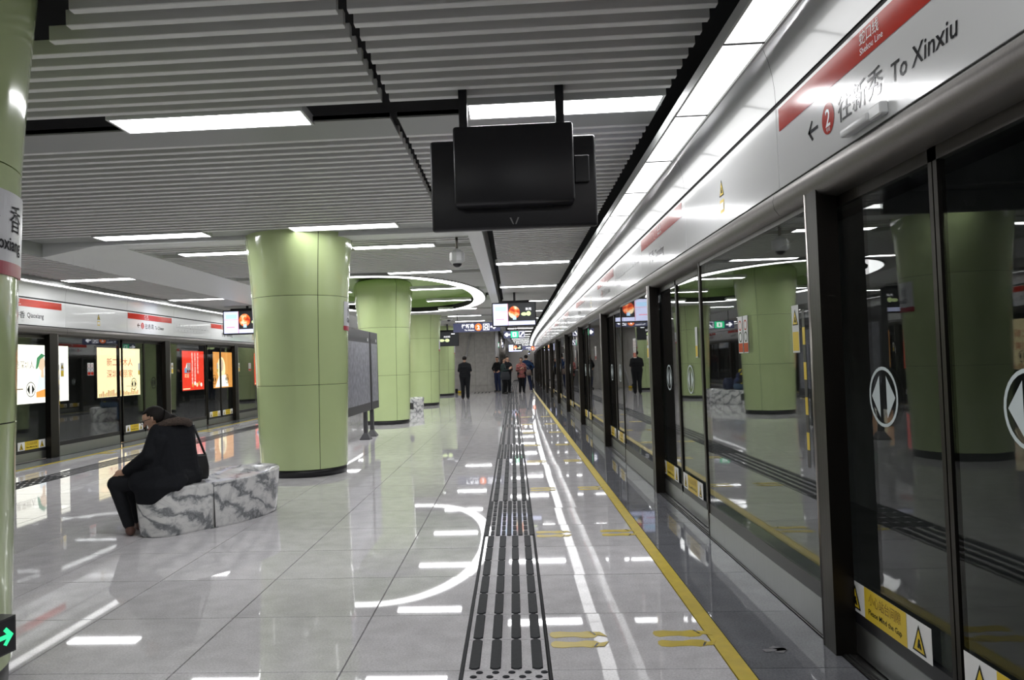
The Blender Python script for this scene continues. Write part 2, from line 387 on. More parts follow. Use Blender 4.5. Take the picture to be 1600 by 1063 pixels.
# ---- tactile paving
def tactile(x0, x1, side, near):
    t = thing('tactile_paving', ((x0+x1)/2, 3.2, 0), 'grey tactile strip with dark raised bars along the %s platform edge' % side, 'tactile paving')
    wd = x1-x0; farb = MB(bend=True)
    # dark inlay lines on both sides of the strip
    for xx, hw in ((x0-0.006, 0.007), (x1+0.006, 0.0025)):
        b = MB(bend=True); b.sweep([(xx-hw, -0.012), (xx+hw, -0.012), (xx+hw, 0.0008), (xx-hw, 0.0008)], 0.4, YEND, RUB if near else GROUT, dy=3, closed=True, smooth=False)
        b.build('edge_strip', t)
    barm = {}
    def bar(w_, l_, dome=False):
        k = (w_, l_, dome)
        if k not in barm:
            b = bmesh.new()
            if dome:
                bmesh.ops.create_uvsphere(b, u_segments=10, v_segments=6, radius=1)
                for v in b.verts: v.co = Vector((v.co.x*w_/2, v.co.y*w_/2, v.co.z*0.006))
                for f in b.faces: f.smooth = True
            else:
                c = 0.3*w_
                L = [(-w_/2+c, -l_/2), (w_/2-c, -l_/2), (w_/2, -l_/2+c), (w_/2, l_/2-c), (w_/2-c, l_/2), (-w_/2+c, l_/2), (-w_/2, l_/2-c), (-w_/2, -l_/2+c)]
                A = [b.verts.new((x, y, 0)) for x, y in L]; B = [b.verts.new((x*0.9, y*0.985, 0.006)) for x, y in L]
                for k2 in range(8): b.faces.new((A[k2], A[(k2+1) % 8], B[(k2+1) % 8], B[k2]))
                b.faces.new(B)
            me = bpy.data.meshes.new('bar'); b.to_mesh(me); b.free(); me.materials.append(RUB); barm[k] = me
        return barm[k]
    y = 3.63-0.4*2; k = 0
    while y < 60:
        kind = 'bar'
        yy = y+0.2
        if near:
            if 2.8 < yy < 3.62: kind = 'dome'
            elif 6.42 < yy < 8.0: kind = 'grid'
            elif 11.6 < yy < 13.5: kind = 'grid'
            elif (yy-12.4) % 4.9 < 0.9 and yy > 14: kind = 'grid'
        elif (yy-9.2) % 4.56 < 1.7: kind = 'grid'
        single = yy < (12.8 if near else 0)
        if single:
            tl = link('tactile_tile', tilemesh(wd, 0.4, GRAN), ((x0+x1)/2, yy, 0), t)
        else:
            farb.face([(x0+G, y+G, -0.0004), (x1-G, y+G, -0.0004), (x1-G, y+0.4-G, -0.0004), (x0+G, y+0.4-G, -0.0004)], GRAN)
        items = []
        if kind == 'bar':
            for i in range(4): items.append((x0+wd*(i+0.5)/4, yy, 0.05, 0.385, False))
        elif kind == 'dome':
            for j in range(8):
                for i in range(5): items.append((x0+wd*(i+0.5+(0.25 if j % 2 else -0.1))/5.3+0.02, y+0.4*(j+0.5)/8, 0.034, 0.034, True))
        else:
            for i in range(5): items.append((x0+wd*(i+0.12)/4.24, yy, 0.036, 0.4, False))
            for i in range(4):
                for j in range(2): items.append((x0+wd*(i+0.62)/4.24, y+0.1+0.2*j, 0.03, 0.15, False))
        for (bx, by, w_, l_, dome) in items:
            if single and not dome: link('bar', bar(w_, l_, dome), (bx, by, 0), tl)
            elif single: link('dome', bar(w_, l_, True), (bx, by, 0), tl)
            else:
                farb.face([(bx-w_/2, by-l_/2, 0.003), (bx+w_/2, by-l_/2, 0.003), (bx+w_/2, by+l_/2, 0.003), (bx-w_/2, by+l_/2, 0.003)], RUB)
        y += 0.4; k += 1
    farb.build('tactile_bars', t, kind='stuff')
tactile(-0.274, 0.115, 'right', True)
tactile(mir(0.115), mir(-0.274), 'left', False)

# ---- yellow shoe prints on the floor
def footprint(cx, cy, sgn, label, group):
    t = thing('shoe_prints', (cx, cy, 0), label, 'floor marking', group)
    for s in (-1, 1):
        b = MB(); pts = [(-.125, .012), (-.115, .030), (-.07, .036), (-.02, .030), (.03, .028), (.07, .036), (.10, .030), (.125, .004), (.10, -.018), (.05, -.022), (0, -.010), (-.05, -.012), (-.10, -.02), (-.12, -.008)]
        L = [(cx+sgn*px, cy+s*(0.056+py*1.7), 0.0006) for px, py in pts]
        b.extr(L, (0, 0, 0.0012), YEL); sp = b.build('shoe_print', t)
        b = MB(); Q = [(.075, .045), (.135, .045), (.165, .0), (.10, .02)]
        b.extr([(cx+sgn*px, cy+s*(0.035+py*1.5), 0.0022) for px, py in Q], (0, 0, 0.0008), YEL); b.build('toe_arrow', sp)
        b = MB(); b.extr([(cx+sgn*px, cy+s*(0.035+py*1.5), 0.0031) for px, py in ((.082, .052), (.092, .05), (.112, .018), (.102, .016))], (0, 0, 0.0004), INK); b.build('toe_line', sp)
fy = [4.02, 6.47, 8.75, 11.2, 13.4, 15.8, 17.95, 20.4]
for i, y in enumerate(fy):
    footprint(0.265, y, 1, 'yellow shoe prints beside the right tactile strip, %s row counted from the camera' % ORD[i], 'yellow shoe prints by the right doors')
    footprint(0.79, y, 1, 'yellow shoe prints touching the right yellow line, %s row counted from the camera' % ORD[i], 'yellow shoe prints by the right doors')
for i, y in enumerate([10.9, 13.9, 16.2, 18.5]):
    footprint(mir(0.79), y, -1, 'yellow shoe prints touching the left yellow line, %s row counted from the camera' % ORD[i], 'yellow shoe prints by the left doors')
# worn grey sticker by the nearest door
b = MB(); arrow(b, (1.2, 3.85, 0.002), (1, 0, 0), (0, 1, 0), 0, 0, 0.12, 0.2, mat('worn_sticker', (0.2, 0.2, 0.21), 0.6), th=0.3)
b.build('floor_sticker', label='worn grey arrow sticker on the dark granite by the nearest right door', cat='sticker')

# ================================================================ platform screen doors
def triangle(mb, org, xd, up, cx, cy, s):
    poly(mb, org, xd, up, [(cx-s*.5, cy-s*.5), (cx+s*.5, cy-s*.5), (cx, cy+s*.55)], INK)
    o2 = Vector(org)+Vector(xd).cross(Vector(up))*0.0006
    poly(mb, o2, xd, up, [(cx-s*.38, cy-s*.43), (cx+s*.38, cy-s*.43), (cx, cy+s*.38)], YELT)
    o3 = Vector(org)+Vector(xd).cross(Vector(up))*0.0012
    poly(mb, o3, xd, up, [(cx-s*.12, cy-s*.32), (cx+s*.02, cy-s*.32), (cx+s*.10, cy), (cx-s*.02, cy+s*.05)], INK)
    poly(mb, o3, xd, up, [(cx+s*.05, cy-s*.32), (cx+s*.2, cy-s*.34), (cx+s*.12, cy-s*.12), (cx+s*.04, cy-s*.1)], INK)

door_no = [0]
def psd(side):
    R = side == 'right'; sg = 1 if R else -1; X0 = XR if R else XL
    def X(d): return X0+sg*d                                         # d grows away from the platform
    def bx(b, d0, d1, y0, y1, z0, z1, m, **k): b.box(X(d0), X(d1), y0, y1, z0, z1, m, **k)
    yph = 4.06 if R else 4.06+0.32
    b = MB(bend=True)
    b.sweep([(X(-0.016), -0.012), (X(-0.016), 0.004), (X(0.16), 0.004), (X(0.16), -0.012)], -4, YEND, SILL, dy=3, closed=True, smooth=False)
    b.sweep([(X(0.01), 2.16), (X(0.3), 2.16), (X(0.3), 3.5), (X(0.05), 3.5)], -4, YEND, BLKM, dy=3, closed=True, smooth=False)
    wall = b.build('wall_'+side, kind='structure', label='row of platform screen doors along the %s platform edge' % side)
    # threshold groove
    b = MB(bend=True)
    for d in (-0.004, 0.016):
        b.sweep([(X(d-0.004), 0.004), (X(d-0.004), 0.007), (X(d+0.004), 0.007), (X(d+0.004), 0.004)], -4, YEND, BLKM, dy=3, closed=True, smooth=False)
    b.build('threshold_groove', wall)
    xd = Vector((0, -1, 0)) if R else Vector((0, 1, 0)); up = Vector((0, 0, 1)); nr = Vector((-sg, 0, 0))
    # continuous dark joint above the fascia
    b = MB(bend=True); b.sweep([(X(-0.018), 2.742), (X(0.02), 2.742), (X(0.02), 2.764), (X(-0.018), 2.764)], -4, YEND, BLKM, dy=3, closed=True, smooth=False); b.build('fascia_joint', wall)
    kmax = 19; pe = 0.13 if R else 0.0
    for k in range(-1, kmax):
        y0 = yph+4.56*k; ya = y0-4.56; ym = ya+2.28
        near = k < 7
        # pillar and post
        b = MB(bend=True); bx(b, -0.045, 0.05, y0-(0.16 if R else 0.27)-pe, y0-0.02-pe, 0.0, 2.2, DSTEEL); b.cyl((X(-0.025), y0-0.02-pe, 0), (X(-0.025), y0-0.02-pe, 2.2), 0.024, 0.024, STEEL, n=10); b.build('pillar', wall)
        b = MB(bend=True); bx(b, -0.01, 0.05, y0-2.36, y0-2.325, 0.0, 2.2, DSTEEL, bevel=0.006); b.build('post', wall)
        # fixed pane
        g0, g1 = ya-pe-0.02, y0-2.36
        b = MB(bend=True); bx(b, 0.0, 0.012, g0, g1, 0.26, 2.18, GLASSF); fx = b.build('fixed_pane', wall)
        if 0 <= k < 7:
            og = Vector((X(-0.002), ya, 0)); oh = og+nr*0.001; q = -1 if R else 1
            for yy in (1.06, 1.175):
                b = MB(bend=True); c = q*yy; quad(b, og, xd, up, c-0.05, c+0.05, 1.42, 1.66, WPL); annulus(b, oh, xd, up, c, 1.60, 0.034, 0.008, RED, n=16); annulus(b, oh, xd, up, c, 1.525, 0.034, 0.008, INK, n=16); quad(b, oh, xd, up, c-0.045, c+0.045, 1.427, 1.485, RED); b.build('prohibition_sticker', fx)
            b = MB(bend=True); c = q*0.17; quad(b, og, xd, up, c-0.05, c+0.05, 1.41, 1.66, WPL); triangle(b, oh, xd, up, c, 1.595, 0.08); quad(b, oh, xd, up, c-0.043, c+0.043, 1.42, 1.52, YELT); b.build('caution_sticker', fx)
            b = MB(bend=True)
            for h in range(9): quad(b, og, xd, up, q*0.06-0.018, q*0.06+0.018, 0.82+h*0.09, 0.91+h*0.09, YELT if h % 2 else BLK)
            b.build('hazard_tape', fx)
            b = MB(bend=True); bx(b, -0.006, 0.018, g0, g1, 2.12, 2.19, DSTEEL); b.build('pane_head_rail', fx)
        b = MB(bend=True); bx(b, -0.002, 0.016, g0, g1, 0.185, 0.262, BLK); b.build('pane_gasket', wall)
        b = MB(bend=True); bx(b, -0.006, 0.02, g0, g1, 0.007, 0.185, KICK); b.build('kick_plate', wall)
        # lintel (half round steel) and fascia
        pr = [(X(0.02), 2.29), (X(-0.03), 2.285), (X(-0.055), 2.262), (X(-0.062), 2.23), (X(-0.055), 2.19), (X(-0.03), 2.155), (X(0.06), 2.14)]
        b = MB(bend=True); b.sweep(pr, ya+0.003+0.26, y0-0.003+0.26, LINT, dy=1.2); b.build('lintel', wall)
        for j, (s0, s1) in enumerate(((ya+0.26, ym+0.26), (ym+0.26, y0+0.26))):
            s0 += 0.0025; s1 -= 0.0025
            b = MB(bend=True); bx(b, -0.024, 0.0, s0, s1, 2.298, 2.742, FASC, bevel=0.002)
            fp = b.build('fascia_panel', wall)
            cp = [(X(-0.024), 2.766), (X(-0.026), 2.84), (X(-0.036), 2.92), (X(-0.054), 3.0), (X(-0.082), 3.08), (X(-0.125), 3.16)]
            b = MB(bend=True); b.sweep(cp, s0, s1, FASC, dy=1.2); b.build('cove_panel', wall)
            # graphics: sign every second panel, alternating destination / station name
            org = Vector((X(-0.024), s1 if R else s0, 0))+nr*0.0018  # left end of the panel as read
            W = s1-s0
            if k > 9: continue
            par = (k % 2 == 0)
            sign = (j == 1) if R else (j == 1)
            isB = par if R else (not par)
            if sign:
                st = 0.04 if R else 0.02
                b = MB(bend=True); quad(b, org, xd, up, 0.0+st, W-0.12, 2.60, 2.722, RED)
                on = org+nr*0.0012
                cx = 1.03 if R else 0.78
                addtext(b, '蛇口线', 0.062, on+xd*cx+up*2.664, xd, up, WHT, width=0.17, align='L')
                addtext(b, 'Shekou Line', 0.040, on+xd*cx+up*2.622, xd, up, WHT, width=0.20, bold=0.004, align='L')
                b.build('line_stripe', fp)
                b = MB(bend=True); z0 = 2.41; sh = 0.0 if R else 0.3
                if isB:
                    arrow(b, org, xd, up, 0.50, z0+0.062, 0.125, math.pi, INK, th=0.13)
                    disc(b, org, xd, up, 0.68, z0+0.062, 0.068, 0.072, RED)
                    addtext(b, '2' if R else '1', 0.115, on+xd*0.68+up*(z0+0.026), xd, up, WHT, bold=0.01, align='C')
                    addtext(b, '号线', 0.022, on+xd*0.68+up*(z0+0.003), xd, up, WHT, align='C')
                    addtext(b, '往新秀' if R else '往赤湾', 0.125, org+xd*0.79+up*(z0+0.012), xd, up, INK, width=0.42, bold=0.002)
                    addtext(b, 'To Xinxiu' if R else 'To Chiwan', 0.105, org+xd*1.27+up*(z0+0.008), xd, up, INK, width=0.45, bold=0.008, shear=0.12)
                else:
                    addtext(b, '侨香', 0.13, org+xd*(0.50+sh)+up*(z0+0.0), xd, up, INK, width=0.29, bold=0.002)
                    addtext(b, 'Qiaoxiang', 0.12, org+xd*(0.85+sh)+up*(z0+0.01), xd, up, INK, width=0.46, bold=0.004)
                addtext(b, '下一站' if isB else '出口', 0.03, org+xd*1.0+up*2.345, xd, up, GINK)
                b.build('lettering', fp)
            else:
                b = MB(bend=True)
                if isB == R or (not R and isB):
                    pass
                if (not isB if R else isB):
                    triangle(b, org, xd, up, W*0.5, 2.56, 0.11)
                    quad(b, org, xd, up, W*0.5-0.05, W*0.5+0.05, 2.39, 2.48, YELT)
                    quad(b, org+nr*0.001, xd, up, W*0.5-0.04, W*0.5+0.04, 2.41, 2.46, WHT)
                    b.build('warning_sign', fp)
                else:
                    quad(b, org, xd, up, 0.12, W-0.15, 2.516, 2.522, GINK)
                    quad(b, org, xd, up, 0.12, W-0.6, 2.416, 2.421, GINK)
                    for q in range(22):
                        px = 0.14+q*(W-0.35)/21
                        disc(b, org, xd, up, px, 2.519, 0.011, 0.011, INK if q in (9, 17, 19) else GINK, n=10)
                        if q % 2 == 0: quad(b, org, xd, up, px-0.012, px+0.012, 2.55, 2.55+0.05*(1+q % 3)/2.5, GINK)
                        elif q < 17: quad(b, org, xd, up, px-0.012, px+0.012, 2.44, 2.44+0.04*(1+q % 3)/2.5, GINK)
                    b.build('route_map', fp)
        # the sliding door of this bay
        door_no[0] += 1
        d = link('door_%d' % door_no[0], None, (X(0.07), y0-1.12, 0), None,
                 'sliding glass screen door on the %s, %s counted from the camera' % (side, ORD[k+1]), None, None, 'structure')
        dm, hw = y0-1.12, 0.98
        for s in (1, -1):
            a, c = (dm+0.004, dm+hw) if s > 0 else (dm-hw, dm-0.004)
            b = MB(bend=True)
            bx(b, 0.055, 0.085, a, a+0.026 if s > 0 else a+(0.07 if R else 0.03), 0.02, 2.2, DSTEEL)
            bx(b, 0.055, 0.085, c-(0.03 if R else 0.03) if s > 0 else c-0.026, c, 0.02, 2.2, DSTEEL)
            bx(b, 0.055, 0.085, a, c, 2.09, 2.2, DSTEEL); bx(b, 0.055, 0.085, a, c, 0.15, 0.21, BLK)
            leaf = b.build('door_leaf', d)
            b = MB(bend=True); bx(b, 0.050, 0.088, a, c, 0.012, 0.15, KICK); b.build('kick_plate', leaf)
            b = MB(bend=True)
            tw = 0.0107 if (R and k < 1) else 0.0                # nearest panes turned slightly on purpose to shift the column's reflection
            for dd in (0.066, 0.074):
                ga, gc = a+0.02, c-0.02
                b.face([(X(dd-(ga-dm-s*0.45)*tw), ga, 0.2), (X(dd-(gc-dm-s*0.45)*tw), gc, 0.2), (X(dd-(gc-dm-s*0.45)*tw), gc, 2.1), (X(dd-(ga-dm-s*0.45)*tw), ga, 2.1)], GLASSL)
            b.build('glass_pane', leaf)
            if k > 6: continue
            # warning sticker near the foot of the leaf
            yl = (c if R else a); o2 = Vector((X(0.052), yl, 0))
            xa = (0.06 if s > 0 else 0.05) if R else (0.07 if s > 0 else 0.10)
            b = MB(bend=True)
            quad(b, o2, xd, up, xa, xa+0.76, 0.205, 0.345, WHT)
            o3 = o2+nr*0.0012
            quad(b, o3, xd, up, xa+0.19, xa+0.57, 0.205, 0.345, YELT)
            triangle(b, o3, xd, up, xa+0.095, 0.272, 0.105); triangle(b, o3, xd, up, xa+0.665, 0.272, 0.105)
            o4 = o3+nr*0.001
            addtext(b, '小心站台间隙', 0.056, o4+xd*(xa+0.38)+up*0.283, xd, up, mat('brown_print', (0.25, 0.13, 0.02), .5) if 'brown_print' not in bpy.data.materials else bpy.data.materials['brown_print'], width=0.29, align='C')
            addtext(b, 'Please Mind the Gap', 0.034, o4+xd*(xa+0.38)+up*0.235, xd, up, INK, width=0.30, bold=0.008, align='C')
            b.build('warning_sticker', leaf)
            # round opening-arrows print on the glass
            b = MB(bend=True); cc = (0.5 if s > 0 else 0.46) if R else (0.46 if s > 0 else 0.5)
            o5 = Vector((X(0.062), yl, 0))
            annulus(b, o5, xd, up, cc, 1.21, 0.128, 0.014, FROST if R else INK)
            m5 = FROST if R else INK
            poly(b, o5, xd, up, [(cc-0.105, 1.21), (cc-0.03, 1.12), (cc-0.03, 1.30)], m5); poly(b, o5, xd, up, [(cc+0.105, 1.21), (cc+0.03, 1.30), (cc+0.03, 1.12)], m5)
            b.build('arrow_print', leaf)
            # small notice on the leaf edge
            if s < 0 and k < 6:
                b = MB(bend=True); quad(b, o5, xd, up, 0.70, 0.78, 1.40, 1.66, WPL); quad(b, o5+nr*.001, xd, up, 0.705, 0.775, 1.41, 1.50, YELT); b.build('notice', leaf)
    # light strip above the doors
    t = thing('light_strip', (X(-0.27), 3, 2.99), 'continuous bright light strip running above the %s platform doors' % side, 'light')
    b = MB(bend=True); b.sweep([(X(-0.39), 2.985), (X(-0.39), 3.05), (X(-0.15), 3.05), (X(-0.15), 2.985), (X(-0.165), 2.985), (X(-0.165), 3.03), (X(-0.375), 3.03), (X(-0.375), 2.985)], -4, YEND, PLATE, dy=2, closed=True, smooth=False)
    for q in range(-2, 22): bx(b, -0.375, -0.165, -3.0+1.172*q-0.006, -3.0+1.172*q+0.006, 2.99, 3.02, BLKM)
    b.build('housing', t)
    y = -3.0
    farb = MB(bend=True)
    while y < YEND:
        tgt = MB(bend=True) if y < 22 else farb
        for q in range(1 if y < 34 else 2):
            q0 = y+0.009+q*0.585; q1 = q0+(1.154 if y < 34 else 0.58)
            tgt.face([(X(-0.372), q0, 2.995), (X(-0.168), q0, 2.995), (X(-0.168), q1, 2.995), (X(-0.372), q1, 2.995)], BAND)
        if y < 22: tgt.build('diffuser_panel', t)
        y += 1.172
    farb.build('diffuser_panels', t, kind='stuff')
psd('right'); psd('left')

# ---- tunnels behind the doors
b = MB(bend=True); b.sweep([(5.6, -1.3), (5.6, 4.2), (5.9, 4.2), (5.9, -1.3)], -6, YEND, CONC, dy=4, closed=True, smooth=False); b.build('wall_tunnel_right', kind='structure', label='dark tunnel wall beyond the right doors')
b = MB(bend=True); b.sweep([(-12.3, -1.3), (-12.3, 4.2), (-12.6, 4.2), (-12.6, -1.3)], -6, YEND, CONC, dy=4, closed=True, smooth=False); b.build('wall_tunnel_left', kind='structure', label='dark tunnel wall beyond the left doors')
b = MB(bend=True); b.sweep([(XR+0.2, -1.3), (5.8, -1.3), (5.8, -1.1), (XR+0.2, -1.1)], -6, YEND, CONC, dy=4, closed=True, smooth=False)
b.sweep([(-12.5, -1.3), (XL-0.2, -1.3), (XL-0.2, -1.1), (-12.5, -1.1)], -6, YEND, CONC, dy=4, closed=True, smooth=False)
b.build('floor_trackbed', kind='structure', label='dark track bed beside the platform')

# ================================================================ ceiling
b = MB(bend=True); b.sweep([(-12.6, 3.64), (6.0, 3.64), (6.0, 3.8), (-12.6, 3.8)], -8, YEND+2, VOID, dy=4, closed=True, smooth=False)
ceiling = b.build('ceiling', kind='structure', label='dark void above the slatted ceiling')
RC = (-3.1, 20.5); RRX, RRY, REX = 2.40, 5.45, 2.25              # ring light ellipse
def ringx(y, gx=0.0):
    t = abs(y-RC[1])/(RRY+gx)
    if t >= 1: return None
    return (RRX+gx)*(1-t**REX)**(1/REX)
slm = {}
def slatmesh(L):
    k = round(L, 2)
    if k not in slm:
        b = bmesh.new(); bmesh.ops.create_cube(b, size=1)
        for v in b.verts: v.co = Vector((v.co.x*L, v.co.y*0.056, v.co.z*0.085))
        bmesh.ops.bevel(b, geom=[e for e in b.edges if abs((e.verts[0].co-e.verts[1].co).x) > 0.1], offset=0.004, segments=1, affect='EDGES')
        me = bpy.data.meshes.new('slat'); b.to_mesh(me); b.free(); me.materials.append(SLAT); slm[k] = me
    return slm[k]
farb = MB(bend=True)
PITCH = 0.168
def slat(x0, x1, y, z, single):
    if x1-x0 < 0.08: return
    if single: link('slat', slatmesh(x1-x0), ((x0+x1)/2, y, z+0.0425), ceiling)
    else: farb.box(x0, x1, y-0.028, y+0.028, z, z+0.085, SLAT)
def inslot(y, rows_, a=-0.24, c=0.5):
    return any(r+a < y < r+c for r in rows_)
near_rows = [1.02, 5.43, 9.87]
y = 1.35
while y < 10.15:
    if not inslot(y, near_rows, -0.10, 0.62):
        dy = abs(y-3.3)
        segs = [(-6.32, -0.83)]
        if dy < 0.88:
            h = math.sqrt(0.88**2-dy*dy); segs = [(-6.32, -2.9-h), (-2.9+h, -0.83)]
        for s in segs: slat(s[0], s[1], y, 3.2, True)
        slat(-0.775, 1.10, y, 3.2, True)
    y += PITCH
rr_rows = [14.05, 18.35, 22.8, 27.2, 31.6, 36.0, 40.4, 44.8, 49.2, 53.6, 58, 62.4, 66.8, 71.2, 75.6, 80, 84.4, 88.8]
cc_rows = [11.55, 14.85, 18.2, 21.6, 25.0, 28.6, 32.2, 35.8]
ll_rows = [8.9, 12.95, 17.1, 21.2, 25.3, 29.4, 33.5, 37.6]
y = 10.3
while y < 92:
    if not inslot(y, rr_rows, -0.22, 0.22): slat(-0.22, 1.10, y, 3.2, False)
    y += PITCH
y = 10.75
while y < 92:
    if not inslot(y, cc_rows, -0.2, 0.3):
        rx = ringx(y, 0.05)
        if rx is None: slat(-5.5, -0.58, y, 3.2, False)
        else: slat(-5.5, RC[0]-rx, y, 3.2, False); slat(RC[0]+rx, -0.58, y, 3.2, False)
    y += PITCH
y = 4.0
while y < 92:
    if not inslot(y, ll_rows, -0.18, 0.18): slat(-7.66, -6.35, y, 3.05, False)
    y += PITCH
farb.build('far_slats', ceiling, kind='stuff')
# plates beside the light rows
def plate(x0, x1, y0, y1, z, single=True, m=PLATE):
    b = MB(bend=True); b.box(x0, x1, y0, y1, z, z+0.03, m); b.box(x0, x1, y0, y0+0.02, z-0.012, z+0.03, m); return b.build('ceiling_plate', ceiling)
plate(-6.32, -0.83, 5.55, 6.02, 3.2); plate(-0.775, 1.10, 5.55, 6.02, 3.2)
plate(-6.32, -0.83, 9.78, 10.22, 3.215); plate(-0.775, 1.10, 9.78, 10.22, 3.215)
for r in cc_rows: 
    rx = ringx(r, 0.05)
    if rx is None: plate(-5.5, -0.58, r-0.17, r+0.2, 3.235)
    else: plate(RC[0]+rx, -0.58, r-0.17, r+0.2, 3.235); plate(-5.5, RC[0]-rx, r-0.17, r+0.2, 3.235)
for r in rr_rows: plate(-0.22, 1.1, r-0.2, r+0.2, 3.235)
for r in ll_rows: plate(-7.66, -6.35, r-0.18, r+0.18, 3.08)
# white beams
b = MB(); b.box(-6.36, -6.33, 0, 10.26, 3.04, 3.6, PLATE); b.build('ceiling_edge', ceiling)
b = MB(); b.box(-7.66, -0.36, 10.26, 10.62, 3.16, 3.6, SOFF); b.build('ceiling_beam', ceiling, label='white beam across the ceiling behind the near slats')
b = MB(bend=True); b.sweep([(-0.56, 3.16), (-0.36, 3.17), (-0.36, 3.6), (-0.56, 3.6)], 10.62, 92, SOFF, dy=4, closed=True, smooth=False); b.build('ceiling_beam', ceiling, label='narrow white beam along the right of the slats')
b = MB(bend=True); b.sweep([(-6.35, 3.03), (-5.42, 3.19), (-5.42, 3.6), (-6.35, 3.6)], 10.26, 92, SOFF, dy=4, closed=True, smooth=False); b.face([(-6.35, 10.26, 3.03), (-5.42, 10.26, 3.19), (-5.42, 10.26, 3.6), (-6.35, 10.26, 3.6)], SOFF); b.build('ceiling_beam', ceiling, label='broad sloped white beam on the left')

# ---- ring light with green recess
t = thing('ring_light', (RC[0], RC[1], 3.19), 'large oval ring of white light around the second green column', 'light')
def ringpts(g, n=96):
    P = []
    for k in range(n):
        a = 2*math.pi*k/n; c, s = math.cos(a), math.sin(a)
        P.append((RC[0]+(RRX+g)*math.copysign(abs(c)**(2/REX), c), RC[1]+(RRY+g)*math.copysign(abs(s)**(2/REX), s)))
    return P
def loopband(mb, A, zA, B, zB, m):
    n = len(A)
    for k in range(n):
        j = (k+1) % n
        mb.face([(*A[k], zA), (*A[j], zA), (*B[j], zB), (*B[k], zB)], m, smooth=True)
b = MB(); loopband(b, ringpts(0.0), 3.19, ringpts(-0.30), 3.19, RINGL); b.build('diffuser', t)
b = MB(); loopband(b, ringpts(0.025), 3.185, ringpts(0.0), 3.185, PLATE); loopband(b, ringpts(0.025), 3.185, ringpts(0.025), 3.3, PLATE); loopband(b, ringpts(-0.30), 3.19, ringpts(-0.30), 3.34, BLKM); b.build('rim', t)
b = MB(); P = ringpts(-0.28); cen = b.bm.verts.new((RC[0], RC[1], 3.60)); V = [b.bm.verts.new((*p, 3.60)) for p in P]; i = b.mi(GREENC)
for k in range(len(V)): f = b.bm.faces.new((V[k], V[(k+1) % len(V)], cen)); f.material_index = i
loopband(b, ringpts(-0.30), 3.34, ringpts(-0.28), 3.60, GREENC)
b.build('green_recess', ceiling, label='green painted recess inside the ring light')

# ---- fluorescent ceiling lights
LGTB = emit('dimmed_lamp_diffuser', (1.0, 0.995, 0.99), 6.5)  # output turned down to keep a hot spot off the first column
def clight(x0, x1, y, z, label, group, dy=0.30, lm=None):
    t = thing('ceiling_light', ((x0+x1)/2, y, z), label, 'ceiling light', group)
    y0, y1 = y-dy/2, y+dy/2
    b = MB(bend=True)
    b.box(x0-0.02, x1+0.02, y0-0.02, y0, z-0.004, z+0.06, WPL); b.box(x0-0.02, x1+0.02, y1, y1+0.02, z-0.004, z+0.06, WPL)
    b.box(x0-0.02, x0, y0, y1, z-0.004, z+0.06, WPL); b.box(x1, x1+0.02, y0, y1, z-0.004, z+0.06, WPL); b.box(x0, x1, y0, y1, z+0.055, z+0.07, WPL)
    b.build('housing', t)
    b = MB(bend=True); n = 1
    b.face([(x0, y0, z+0.002), (x1, y0, z+0.002), (x1, y1, z+0.002), (x0, y1, z+0.002)], lm or LGT); b.build('diffuser', t)
gn = 'fluorescent lights over the near platform'
clight(-2.76, -1.41, 5.43, 3.185, 'long bright ceiling light in the slats left of the hanging black screen back', gn)
clight(-0.25, 1.07, 5.49, 3.185, 'long bright ceiling light behind the poles of the hanging black screen', gn)
clight(-2.75, -1.41, 9.76, 3.185, 'bright ceiling light just above the top of the first green column', gn, lm=LGTB)
clight(-5.32, -3.9, 9.87, 3.185, 'bright ceiling light left of the first green column on the near slats', gn)
clight(-0.25, 1.07, 9.75, 3.185, 'ceiling light hidden behind the nearest hanging screen', gn)
gb = 'fluorescent lights behind the camera'
for y in (1.0, -3.4):
    for i, (x0, x1) in enumerate(((-0.25, 1.07), (-2.76, -1.41), (-5.32, -3.95), (-7.6, -6.4))): clight(x0, x1, y, 3.185, 'ceiling light %s the viewpoint, %s from the right doors' % ('above' if y > 0 else 'behind', ORD[i]), gb)
for i, r in enumerate(rr_rows): clight(-0.24, 1.05, r, 3.19, 'ceiling light over the right walkway beyond the near screen, %s from the camera' % ORD[i], 'fluorescent lights over the right walkway', 0.28)
for i, r in enumerate(cc_rows):
    clight(-2.32, -1.12, r, 3.19, 'ceiling light right of the green columns, %s beyond the white cross beam' % ORD[i], 'fluorescent lights right of the columns', 0.26)
    clight(-4.95, -3.75, r, 3.19, 'ceiling light left of the green columns, %s beyond the white cross beam' % ORD[i], 'fluorescent lights left of the columns', 0.26)
for i, r in enumerate(ll_rows): clight(-7.6, -6.42, r, 3.04, 'ceiling light over the left walkway, %s from the camera' % ORD[i], 'fluorescent lights over the left walkway', 0.26)
for i, y in enumerate((42, 50, 58, 66, 74, 82, 90)):
    clight(-5.0, -3.6, y, 3.19, 'ceiling light beyond the stair enclosure, %s from it' % ORD[i], 'fluorescent lights beyond the stairs', 0.28)

